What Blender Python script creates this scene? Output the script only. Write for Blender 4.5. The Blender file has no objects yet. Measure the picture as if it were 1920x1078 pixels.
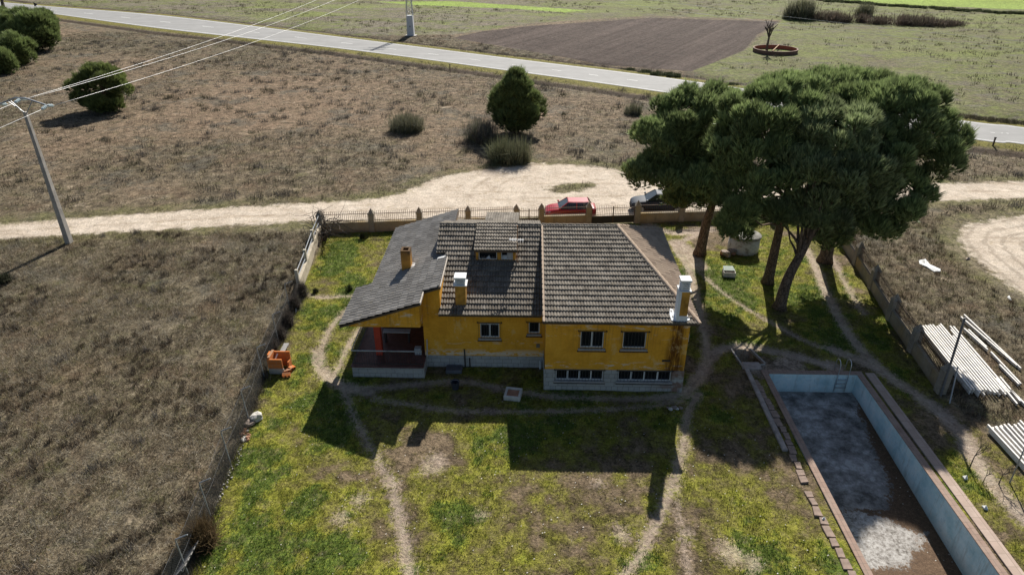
import bpy, math, random
import numpy as np
from mathutils import Vector, Matrix
from math import radians, sin, cos, pi
C = bpy.context; SC = C.scene; COL = SC.collection
RNG = np.random.default_rng(7); random.seed(7)

# ------------------------------------------------------------------ camera, sky, sun, exposure
FPX, PITCH, HCAM, YAW = 1281.0, radians(28.5), 21.5, radians(1.38)
cam = bpy.data.cameras.new("camera"); cam.sensor_width = 36; cam.lens = FPX/1920*36
cam.clip_end = 9000; cam.clip_start = 0.5
co = bpy.data.objects.new("camera", cam); COL.objects.link(co)
co.location = (0, 0, HCAM); co.rotation_euler = (pi/2-PITCH, 0, YAW); SC.camera = co
SUN_EL, SUN_ROT = radians(37.5), math.atan(0.262)
w = bpy.data.worlds.new("World"); SC.world = w; w.use_nodes = True
nt = w.node_tree; bg = nt.nodes['Background']
sk = nt.nodes.new('ShaderNodeTexSky'); sk.sky_type = 'NISHITA'; sk.sun_disc = False
sk.sun_elevation = SUN_EL; sk.sun_rotation = SUN_ROT; sk.air_density = 1.0; sk.dust_density = 1.0
nt.links.new(sk.outputs[0], bg.inputs[0]); bg.inputs[1].default_value = 0.05
sl = bpy.data.lights.new("sun", 'SUN'); sl.energy = 4.9; sl.angle = radians(0.55); sl.color = (1.0, 0.95, 0.87)
so = bpy.data.objects.new("sun", sl); COL.objects.link(so)
sv = Vector((sin(SUN_ROT)*cos(SUN_EL), cos(SUN_ROT)*cos(SUN_EL), sin(SUN_EL)))
so.rotation_euler = sv.to_track_quat('Z', 'Y').to_euler(); so.location = sv*100
SC.view_settings.view_transform = 'Standard'; SC.view_settings.look = 'None'
SC.view_settings.gamma = 1; SC.view_settings.exposure = 0.82
SC.cycles.max_bounces = 6

# ------------------------------------------------------------------ picture point -> place on the ground
_cy, _sy = cos(YAW), sin(YAW)
def ray(px, py):
    u = px-960; v = py-539
    F = FPX*cos(PITCH)-v*sin(PITCH); D = FPX*sin(PITCH)+v*cos(PITCH)
    return (u*_cy-F*_sy, F*_cy+u*_sy, -D)
def G(px, py, z=0.0):
    r = ray(px, py); k = (z-HCAM)/r[2]; return (r[0]*k, r[1]*k, z)
def atY(px, py, Y):
    r = ray(px, py); k = Y/r[1]; return (r[0]*k, Y, HCAM+r[2]*k)

# ------------------------------------------------------------------ noise, distances
def _hash(ix, iy, s):
    h = (ix.astype(np.int64)*374761393 + iy.astype(np.int64)*668265263 + s*144269504) & 0xffffffff
    h = ((h ^ (h >> 13))*1274126177) & 0xffffffff
    return ((h ^ (h >> 16)) & 0xffffff)/float(0xffffff)
def vnoise(x, y, s=0):
    ix = np.floor(x); iy = np.floor(y); fx = x-ix; fy = y-iy
    fx = fx*fx*(3-2*fx); fy = fy*fy*(3-2*fy)
    a = _hash(ix, iy, s); b = _hash(ix+1, iy, s); c = _hash(ix, iy+1, s); d = _hash(ix+1, iy+1, s)
    return (a*(1-fx)+b*fx)*(1-fy)+(c*(1-fx)+d*fx)*fy
def fbm(x, y, s=0, o=4):
    t = 0; a = .5; n = 0
    for i in range(o):
        t = t+a*vnoise(x, y, s+i*17); n += a; a *= .5; x = x*2.03+5.1; y = y*2.03+1.7
    return t/n
def poly_sd(x, y, pts):
    """signed distance to polygon, negative inside"""
    d = np.full(x.shape, 1e9); ins = np.zeros(x.shape, bool); n = len(pts)
    for i in range(n):
        ax, ay = pts[i][:2]; bx, by = pts[(i+1) % n][:2]
        ex, ey = bx-ax, by-ay
        t = np.clip(((x-ax)*ex+(y-ay)*ey)/(ex*ex+ey*ey+1e-12), 0, 1)
        d = np.minimum(d, np.hypot(x-ax-t*ex, y-ay-t*ey))
        c = ((ay > y) != (by > y)) & (x < (bx-ax)*(y-ay)/((by-ay) if abs(by-ay) > 1e-9 else 1e-9)+ax)
        ins ^= c
    return np.where(ins, -d, d)
def line_sd(x, y, pts, wid):
    d = np.full(x.shape, 1e9)
    for i in range(len(pts)-1):
        ax, ay = pts[i][:2]; bx, by = pts[i+1][:2]; ex, ey = bx-ax, by-ay
        t = np.clip(((x-ax)*ex+(y-ay)*ey)/(ex*ex+ey*ey+1e-12), 0, 1)
        d = np.minimum(d, np.hypot(x-ax-t*ex, y-ay-t*ey))
    return d-wid/2
def GP(*p): return [G(a, b) for a, b in p]
def smooth(pts, n=5):
    """Catmull-Rom through a polyline"""
    P = [np.array(p[:2]) for p in pts]; P = [2*P[0]-P[1]]+P+[2*P[-1]-P[-2]]; out = []
    for i in range(1, len(P)-2):
        for k in range(n):
            t = k/n; a, b, c, d = P[i-1:i+3]
            out.append(.5*((2*b)+(c-a)*t+(2*a-5*b+4*c-d)*t*t+(3*b-a-3*c+d)*t**3))
    out.append(P[-2]); return out

# ------------------------------------------------------------------ node helper
class NT:
    def __init__(s, name, rough=.9, spec=.2):
        s.m = bpy.data.materials.new(name); s.m.use_nodes = True; s.t = s.m.node_tree
        s.b = s.t.nodes['Principled BSDF']; s.out = s.t.nodes['Material Output']
        s.b.inputs['Roughness'].default_value = rough; s.b.inputs['Specular IOR Level'].default_value = spec
        s._p = None
    def n(s, ty): return s.t.nodes.new('ShaderNode'+ty)
    def put(s, sock, v):
        if v is None: return
        if hasattr(v, 'is_linked') or isinstance(v, bpy.types.NodeSocket): s.t.links.new(v, sock)
        elif isinstance(v, (tuple, list)) and sock.type == 'RGBA' and len(v) == 3: sock.default_value = (*v, 1)
        else: sock.default_value = v
    def pos(s):
        if s._p is None: s._p = s.n('NewGeometry').outputs['Position']
        return s._p
    def obj(s): return s.n('TexCoord').outputs['Object']
    def uv(s): return s.n('TexCoord').outputs['UV']
    def scale(s, v, k, loc=(0, 0, 0), rot=(0, 0, 0)):
        m = s.n('Mapping'); s.put(m.inputs[0], v); m.inputs['Scale'].default_value = k
        m.inputs['Location'].default_value = loc; m.inputs['Rotation'].default_value = rot; return m.outputs[0]
    def noise(s, sc, vec=None, det=4, rough=.55, dist=0):
        k = s.n('TexNoise'); s.put(k.inputs['Vector'], vec if vec is not None else s.pos())
        k.inputs['Scale'].default_value = sc; k.inputs['Detail'].default_value = det
        k.inputs['Roughness'].default_value = rough; k.inputs['Distortion'].default_value = dist
        return k.outputs['Fac']
    def vor(s, sc, vec=None, out='Distance', feat='F1', rnd=1):
        k = s.n('TexVoronoi'); k.feature = feat; s.put(k.inputs['Vector'], vec if vec is not None else s.pos())
        k.inputs['Scale'].default_value = sc; k.inputs['Randomness'].default_value = rnd; return k.outputs[out]
    def white(s, vec):
        k = s.n('TexWhiteNoise'); s.put(k.inputs['Vector'], vec); return k.outputs['Value']
    def ma(s, op, a, b=0.0, c=None, clamp=False):
        k = s.n('Math'); k.operation = op; k.use_clamp = clamp
        s.put(k.inputs[0], a); s.put(k.inputs[1], b)
        if c is not None: s.put(k.inputs[2], c)
        return k.outputs[0]
    def vm(s, op, a, b=(0, 0, 0)):
        k = s.n('VectorMath'); k.operation = op; s.put(k.inputs[0], a); s.put(k.inputs[1], b); return k.outputs[0]
    def sep(s, v):
        k = s.n('SeparateXYZ'); s.put(k.inputs[0], v); return k.outputs
    def comb(s, x=0.0, y=0.0, z=0.0):
        k = s.n('CombineXYZ'); s.put(k.inputs[0], x); s.put(k.inputs[1], y); s.put(k.inputs[2], z); return k.outputs[0]
    def mix(s, f, a, b, mode='MIX'):
        k = s.n('MixRGB'); k.blend_type = mode; s.put(k.inputs[0], f); s.put(k.inputs[1], a); s.put(k.inputs[2], b); return k.outputs[0]
    def rng(s, v, a, b, c=0.0, d=1.0, smooth=False):
        k = s.n('MapRange'); k.interpolation_type = 'SMOOTHSTEP' if smooth else 'LINEAR'
        s.put(k.inputs[0], v); k.inputs[1].default_value = a; k.inputs[2].default_value = b
        k.inputs[3].default_value = c; k.inputs[4].default_value = d; return k.outputs[0]
    def ramp(s, f, *st):
        k = s.n('ValToRGB'); r = k.color_ramp; s.put(k.inputs[0], f)
        while len(r.elements) < len(st): r.elements.new(.5)
        for e, (p, c) in zip(r.elements, st): e.position = p; e.color = (*c, 1)
        return k.outputs[0]
    def attr(s, nm, out='Fac'):
        k = s.n('Attribute'); k.attribute_name = nm; return k.outputs[out]
    def col(s, c): s.put(s.b.inputs['Base Color'], c); return s
    def rou(s, c): s.put(s.b.inputs['Roughness'], c); return s
    def metal(s, v): s.b.inputs['Metallic'].default_value = v; return s
    def bump(s, h, strength=.5, dist=.05):
        k = s.n('Bump'); k.inputs['Strength'].default_value = strength; k.inputs['Distance'].default_value = dist
        s.put(k.inputs['Height'], h); s.t.links.new(k.outputs[0], s.b.inputs['Normal']); return s
    def translucent(s, fac, colr):
        d = s.n('BsdfTranslucent'); s.put(d.inputs[0], colr); m = s.n('MixShader'); m.inputs[0].default_value = fac
        s.t.links.new(s.b.outputs[0], m.inputs[1]); s.t.links.new(d.outputs[0], m.inputs[2])
        s.t.links.new(m.outputs[0], s.out.inputs[0]); return s

def simple(name, c, rough=.8, var=.25, sc=3.0, spec=.3, metal=0, bump=0.0, bsc=20):
    t = NT(name, rough, spec)
    dark = tuple(x*(1-var) for x in c); lite = tuple(min(1, x*(1+var)) for x in c)
    f = t.noise(sc, t.obj(), 5, .65)
    t.col(t.ramp(f, (.3, dark), (.7, lite))); t.metal(metal)
    if bump: t.bump(t.noise(bsc, t.obj(), 4), .6, bump)
    return t.m

# ------------------------------------------------------------------ mesh helper
class MB:
    def __init__(s): s.v = []; s.f = []; s.uv = []
    def add(s, vs, fs, uvs=None):
        o = len(s.v); s.v += [tuple(p) for p in vs]; s.f += [tuple(i+o for i in f) for f in fs]
        return s
    def box(s, x0, x1, y0, y1, z0, z1):
        return s.add([(x0, y0, z0), (x1, y0, z0), (x1, y1, z0), (x0, y1, z0), (x0, y0, z1), (x1, y0, z1), (x1, y1, z1), (x0, y1, z1)],
                     [(0, 3, 2, 1), (4, 5, 6, 7), (0, 1, 5, 4), (1, 2, 6, 5), (2, 3, 7, 6), (3, 0, 4, 7)])
    def bar(s, a, b, wx, wy, up=(0, 0, 1)):
        a = Vector(a); b = Vector(b); d = (b-a).normalized(); u = Vector(up)
        if abs(d.dot(u)) > .99: u = Vector((0, 1, 0))
        p = d.cross(u).normalized(); q = p.cross(d).normalized(); P = []
        for e in (a, b):
            for i, j in ((-1, -1), (1, -1), (1, 1), (-1, 1)): P.append(e+p*(i*wx/2)+q*(j*wy/2))
        return s.add(P, [(3, 2, 1, 0), (4, 5, 6, 7), (0, 1, 5, 4), (1, 2, 6, 5), (2, 3, 7, 6), (3, 0, 4, 7)])
    def tube(s, path, rad, n=8, caps=True):
        path = [Vector(p) for p in path]
        if not hasattr(rad, '__len__'): rad = [rad]*len(path)
        o = len(s.v); vs = []; u = None
        for i, p in enumerate(path):
            d = (path[min(i+1, len(path)-1)]-path[max(i-1, 0)]).normalized()
            if u is None:
                u = d.cross(Vector((0, 0, 1)) if abs(d.z) < .9 else Vector((1, 0, 0))).normalized()
            u = (u-d*u.dot(d)).normalized(); q = d.cross(u)
            for k in range(n):
                a = 2*pi*k/n; vs.append(p+(u*cos(a)+q*sin(a))*rad[i])
        fs = []
        for i in range(len(path)-1):
            for k in range(n):
                a = i*n+k; b = i*n+(k+1) % n; fs.append((a, b, b+n, a+n))
        if caps: fs.append(tuple(range(n-1, -1, -1))); fs.append(tuple((len(path)-1)*n+k for k in range(n)))
        return s.add(vs, fs)
    def lathe(s, prof, n=24, c=(0, 0, 0), caps=True):
        vs = []; fs = []
        for r, z in prof:
            for k in range(n): vs.append((c[0]+r*cos(2*pi*k/n), c[1]+r*sin(2*pi*k/n), c[2]+z))
        for i in range(len(prof)-1):
            for k in range(n):
                a = i*n+k; b = i*n+(k+1) % n; fs.append((a, b, b+n, a+n))
        if caps: fs.append(tuple(range(n-1, -1, -1))); fs.append(tuple((len(prof)-1)*n+k for k in range(n)))
        return s.add(vs, fs)
    def prism(s, pts, d):
        """polygon pts (3d) pushed along d"""
        n = len(pts); P = [Vector(p) for p in pts]; P += [p+Vector(d) for p in P]
        return s.add(P, [tuple(range(n-1, -1, -1)), tuple(range(n, 2*n))]+[(i, (i+1) % n, n+(i+1) % n, n+i) for i in range(n)])
    def build(s, name, mat, parent=None, bevel=0.0, smooth_=False, seg=1, recalc=True):
        me = bpy.data.meshes.new(name)
        off = Vector((0, 0, 0)); q = parent
        while q is not None: off += q.location; q = q.parent
        me.from_pydata([(a-off.x, b-off.y, c-off.z) for a, b, c in s.v], [], s.f)
        if s.uv:
            ul = me.uv_layers.new(name='UVMap'); ul.data.foreach_set('uv', np.array(s.uv, np.float32).ravel())
        if recalc:
            import bmesh
            bm = bmesh.new(); bm.from_mesh(me); bmesh.ops.recalc_face_normals(bm, faces=bm.faces); bm.to_mesh(me); bm.free()
        me.materials.append(mat); o = bpy.data.objects.new(name, me); COL.objects.link(o)
        if smooth_: me.polygons.foreach_set('use_smooth', [True]*len(me.polygons))
        if parent is not None: o.parent = parent
        if bevel:
            b = o.modifiers.new('bevel', 'BEVEL'); b.width = bevel; b.segments = seg; b.limit_method = 'ANGLE'
        return o
def tri_mesh(name, V, mat, col=None, parent=None, quads=False):
    k = 4 if quads else 3
    V = np.asarray(V, np.float32).reshape(-1, 3); n = len(V)//k
    if parent is not None:
        off = Vector((0, 0, 0)); q = parent
        while q is not None: off += q.location; q = q.parent
        V = V-np.array(off, np.float32)
    me = bpy.data.meshes.new(name); me.vertices.add(len(V)); me.vertices.foreach_set('co', V.ravel())
    me.loops.add(len(V)); me.loops.foreach_set('vertex_index', np.arange(len(V), dtype=np.int32))
    me.polygons.add(n); me.polygons.foreach_set('loop_start', np.arange(0, len(V), k, dtype=np.int32))
    me.update(calc_edges=True)
    if col is not None:
        a = me.color_attributes.new('tint', 'FLOAT_COLOR', 'POINT'); c = np.ones((len(V), 4), np.float32); c[:, :3] = col
        a.data.foreach_set('color', c.ravel())
    me.materials.append(mat); o = bpy.data.objects.new(name, me); COL.objects.link(o)
    if parent is not None: o.parent = parent
    return o
def tag(o, label, cat, group=None, kind=None):
    if label: o['label'] = label
    if cat: o['category'] = cat
    if group: o['group'] = group
    if kind: o['kind'] = kind
    return o
def thing(name, loc, label, cat, group=None):
    o = bpy.data.objects.new(name, None); COL.objects.link(o); o.location = loc; o.empty_display_size = .3
    return tag(o, label, cat, group)
def copy_tree(o, parent=None):
    c = o.copy(); COL.objects.link(c)
    if parent is not None: c.parent = parent
    for ch in list(o.children): copy_tree(ch, c)
    return c
def structure(o): o['kind'] = 'structure'; return o
# ------------------------------------------------------------------ places read off the photograph
POOL = (12.95, 17.67, 4.0, 30.2)            # inner edges of the basin
road_up = GP((-260, -22), (40, 8), (300, 29), (640, 70), (960, 110), (1280, 150), (1783, 223), (1920, 239), (2300, 300))
road_lo = GP((-260, -2), (0, 15), (300, 54), (640, 92), (960, 134), (1240, 173), (1800, 258), (1920, 271), (2300, 330))
ROAD = road_up+road_lo[::-1]
DIRT = GP((-500, 455), (0, 421), (200, 405), (450, 388), (640, 378), (715, 371), (762, 360), (805, 340), (850, 326), (960, 312), (1000, 306), (1100, 311),
          (1160, 318), (1200, 340), (1300, 346), (1500, 347), (1700, 346), (1920, 340), (2500, 330), (2500, 375), (1920, 371), (1700, 378), (1560, 398),
          (1400, 404), (1280, 404), (1190, 408), (1100, 405), (1016, 405), (900, 409), (700, 413), (560, 415), (300, 430), (0, 447), (-500, 478))
ISLAND = GP((1020, 352), (1060, 344), (1110, 342), (1118, 350), (1085, 358), (1040, 363))
TURN = GP((1770, 440), (1790, 412), (1880, 398), (1960, 392), (2300, 400), (2400, 520), (2100, 640), (1960, 580), (1900, 560), (1850, 522), (1800, 480))
PLOW = GP((850, 72), (900, 60), (1000, 49), (1220, 34), (1462, 41), (1420, 66), (1395, 95), (1340, 118), (1296, 134), (1130, 119), (985, 95))
BRIGHT1 = GP((700, 4), (850, 3), (985, 12), (1100, 20), (1060, 24), (960, 17), (780, 10))
BRIGHT2 = GP((1560, -30), (2400, -40), (2400, 20), (1900, 18), (1700, 10), (1560, 0))
FALLOW = GP((2300, -60), (2300, 290), (1920, 236), (1783, 220), (1300, 148), (1300, 130), (1400, 92), (1465, 38), (1220, 30), (1000, 44), (850, 66), (640, 66), (300, 25), (40, 5), (-300, -30), (-300, -100))
LAWN = [(-15.5, 48.0), (-14.75, 38.6), (-14.6, 36.0), (-13.86, 29.64), (-13.34, 25.69), (-13.18, 22.75), (-12.7, 19.68), (-12.4, 17), (-12.0, 10), (-11.5, -30),
        (24, -30), (23, 17), (22.2, 24), (21.3, 28.5), (21.8, 32.5), (22.6, 39.7), (23.05, 43.2), (24, 52.2)]
W = lambda *p: smooth(GP(*p))
PATHS = [(W((562, 549), (600, 557), (650, 556), (700, 556)), .45),
         (W((690, 560), (655, 578), (622, 612), (604, 650), (607, 690), (640, 716), (690, 727), (760, 722), (830, 715), (880, 717), (960, 731), (1040, 743), (1150, 747), (1240, 745), (1290, 738)), .5),
         (W((690, 600), (668, 625), (650, 652), (634, 690), (622, 712)), .5), (W((590, 655), (596, 690), (617, 716)), .5),
         (W((600, 690), (640, 722), (690, 735)), .9),
         (W((636, 722), (652, 750), (668, 790), (690, 830), (712, 865), (733, 905), (747, 950), (757, 1010), (768, 1085)), .4),
         (W((740, 930), (748, 965), (758, 1010), (768, 1078)), .6),
         (W((700, 747), (760, 757), (830, 768), (900, 772), (1050, 771), (1200, 763), (1262, 753), (1300, 742)), .36),
         (W((1310, 738), (1290, 775), (1281, 830), (1267, 890), (1252, 930), (1226, 990), (1195, 1045), (1165, 1085)), .5),
         (W((1272, 880), (1272, 960), (1284, 1030), (1292, 1080)), .18),
         (W((1225, 745), (1275, 738), (1318, 705), (1326, 665), (1318, 610), (1305, 550), (1290, 500), (1268, 462), (1305, 440), (1330, 425)), .75),
         (W((1300, 720), (1322, 690), (1330, 672), (1352, 655), (1400, 650), (1500, 670), (1570, 690)), .9),
         (W((1310, 510), (1340, 535), (1375, 562), (1432, 596), (1500, 635), (1570, 662), (1625, 680)), .42),
         (W((1502, 450), (1525, 490), (1548, 545), (1575, 600), (1610, 650), (1660, 700)), .85),
         (W((1560, 655), (1635, 685), (1700, 728), (1760, 770), (1798, 805), (1828, 860), (1880, 930), (1935, 985)), 1.0),
         (W((1560, 480), (1590, 540), (1620, 590)), .5), (W((1268, 455), (1290, 470), (1310, 500)), 1.6), (W((1200, 415), (1260, 436), (1330, 430)), 1.2)]
BARE = [(p, r) for p, r in ((G(675, 935), .35), (G(790, 885), .15), (G(905, 965), .25), (G(735, 905), .3), (G(1370, 1035), .5), (G(1410, 1055), .4), (G(1165, 1000), .35), (G(1290, 1000), .3),
        (G(815, 870), .55), (G(640, 970), .35), (G(1120, 905), .25), (G(1480, 690), .9), (G(1420, 690), .7), (G(1395, 655), .6), (G(1560, 690), .5))]
def height(x, y):
    h = (fbm(x*.35, y*.35, 3, 3)-.5)*.14*np.clip((np.hypot(x+35, y-60)-8)/20, .4, 1)
    sd = poly_sd(x, y, PLOW)
    h = h-np.clip(-sd/4, 0, 1)*.15
    return h
# ------------------------------------------------------------------ ground grid
def axis(parts): return np.concatenate(parts)
gx = np.concatenate([-np.geomspace(3200, 142, 26), np.arange(-140, -46, 1.0), np.arange(-46, 44, .2), np.arange(44, 140, 1.0), np.geomspace(142, 3200, 26)])
gy = np.concatenate([np.arange(-60, 10, 2.0), np.arange(10, 58, .2), np.arange(58, 215, .7), np.geomspace(216, 6000, 50)])
X, Y = np.meshgrid(gx, gy); shp = X.shape; xf = X.ravel(); yf = Y.ravel()
A = {}
A['d_road'] = poly_sd(xf, yf, ROAD); A['d_dirt'] = np.minimum(np.maximum(poly_sd(xf, yf, DIRT), -poly_sd(xf, yf, ISLAND)), poly_sd(xf, yf, TURN)*.8+.8)
A['d_turn'] = poly_sd(xf, yf, TURN)
A['d_lawn'] = poly_sd(xf, yf, LAWN); A['d_plow'] = poly_sd(xf, yf, PLOW)
A['d_bright'] = np.minimum(poly_sd(xf, yf, BRIGHT1), poly_sd(xf, yf, BRIGHT2))
A['d_fallow'] = poly_sd(xf, yf, FALLOW)
TRACKS = [W((880, 366), (897, 345), (930, 329), (990, 320), (1060, 321), (1110, 330)), W((925, 356), (955, 338), (1005, 329), (1085, 331), (1140, 342)), W((860, 350), (900, 325), (960, 315)),
          W((-200, 447), (0, 434), (200, 421), (400, 409), (600, 398), (760, 391), (900, 389)), W((700, 402), (900, 397), (1100, 393), (1180, 392)), W((1700, 362), (1800, 358), (2100, 353)), W((980, 372), (1100, 368), (1200, 366))]
dt = np.full(xf.shape, 9.0); k_ = (A['d_dirt'] < 3); xk, yk = xf[k_], yf[k_]; dk = np.full(xk.shape, 9.0)
for p in TRACKS: dk = np.minimum(dk, line_sd(xk, yk, p, .22))
dt[k_] = dk; A['d_track'] = dt
near = (np.abs(xf) < 40) & (yf < 56) & (yf > 5)
dp = np.full(xf.shape, 9.0); xn, yn = xf[near], yf[near]; dn = np.full(xn.shape, 9.0)
for p, wd in PATHS: dn = np.minimum(dn, line_sd(xn, yn, p, wd*.82))
dp[near] = dn; A['d_path'] = dp
db = np.full(xf.shape, 9.0); dn = np.full(xn.shape, 9.0)
for p, r in BARE: dn = np.minimum(dn, np.hypot(xn-p[0], (yn-p[1])*.8)-r)
db[near] = dn; A['d_bare'] = db
def gb(x, y, px, py, r, k): p = G(px, py); return k*np.exp(-((x-p[0])**2+(y-p[1])**2)/(r*r))
def green(x, y):
    g = .55+(fbm(x*.45, y*.45, 11, 4)-.5)*1.5+(fbm(x*1.9, y*1.9, 31, 3)-.5)*1.0
    for a in ((520, 820, 3.5, .3), (450, 1000, 3.5, .22), (620, 960, 2.2, .1), (580, 640, 3.5, .25), (660, 490, 5, .3), (950, 835, 2.0, .3), (850, 960, 1.6, .25), (1120, 840, 2, .1),
              (700, 850, 2.4, -.32), (790, 850, 2.0, -.25), (720, 1000, 1.6, -.35), (690, 920, 1.5, -.25), (1000, 920, 4.5, -.06), (1400, 920, 4, .02), (1280, 1020, 1.2, -.2), (1100, 1020, 4, .02), (470, 900, 3, .15),
              (1330, 440, 2.2, -.55), (1400, 540, 5, .35), (1600, 600, 3, .2), (1700, 760, 2, .0), (1800, 950, 3, .1), (1430, 690, 1.5, -.45), (1000, 700, 5, .15), (760, 650, 3, .1)): g = g+gb(x, y, *a)
    return np.clip(g, 0, 1)
def dry(x, y):   # reddish bare soil of the field beyond the dirt road
    r = .25+(fbm(x*.06, y*.06, 41, 4)-.5)*1.6+(fbm(x*.4, y*.4, 61, 3)-.5)*.5
    for px, py, k, rr in ((330, 215, .5, 16), (540, 150, .45, 16), (620, 230, .35, 12), (820, 280, .3, 8), (1020, 210, .25, 8), (230, 120, .1, 18), (150, 250, .4, 10), (560, 180, .25, 14), (300, 100, -.1, 20)):
        r = r+gb(x, y, px, py, rr, k)
    return np.clip(r*np.clip((y-49)/10, 0.12, 1), 0, 1)
A['green'] = green(xf, yf); A['red'] = dry(xf, yf)
zf = height(xf, yf)
zf = np.where(A['d_road'] < 3, zf*np.clip(A['d_road']/3, 0, 1)-.03, zf)
zf = np.where(A['d_dirt'] < .5, zf*.4-.03, zf); zf = zf-np.clip(-A['d_path']*.25, 0, .05)
# shallow ditch along the near side of the road, low bank on the far side
zf = zf-.35*np.exp(-((A['d_road']-4.2)/1.6)**2)*(yf < 400)*(np.abs(xf) < 300)
# pit beside the pool
PIT = [G(1372, 655), G(1404, 655), G(1432, 682), G(1395, 690)]
zf = zf-1.1*np.clip(-poly_sd(xf, yf, PIT)/.15, 0, 1)
def hz(x, y):
    """height of the ground at one place"""
    i = int(np.clip(np.searchsorted(gx, x)-1, 0, len(gx)-2)); j = int(np.clip(np.searchsorted(gy, y)-1, 0, len(gy)-2))
    a = (x-gx[i])/(gx[i+1]-gx[i]); b = (y-gy[j])/(gy[j+1]-gy[j]); Z = zf.reshape(shp)
    return float((Z[j, i]*(1-a)+Z[j, i+1]*a)*(1-b)+(Z[j+1, i]*(1-a)+Z[j+1, i+1]*a)*b)
def samp(arr, x, y):
    i = np.clip(np.searchsorted(gx, x)-1, 0, len(gx)-2); j = np.clip(np.searchsorted(gy, y)-1, 0, len(gy)-2)
    a = (x-gx[i])/(gx[i+1]-gx[i]); b = (y-gy[j])/(gy[j+1]-gy[j]); Z = arr.reshape(shp)
    return (Z[j, i]*(1-a)+Z[j, i+1]*a)*(1-b)+(Z[j+1, i]*(1-a)+Z[j+1, i+1]*a)*b

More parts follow.
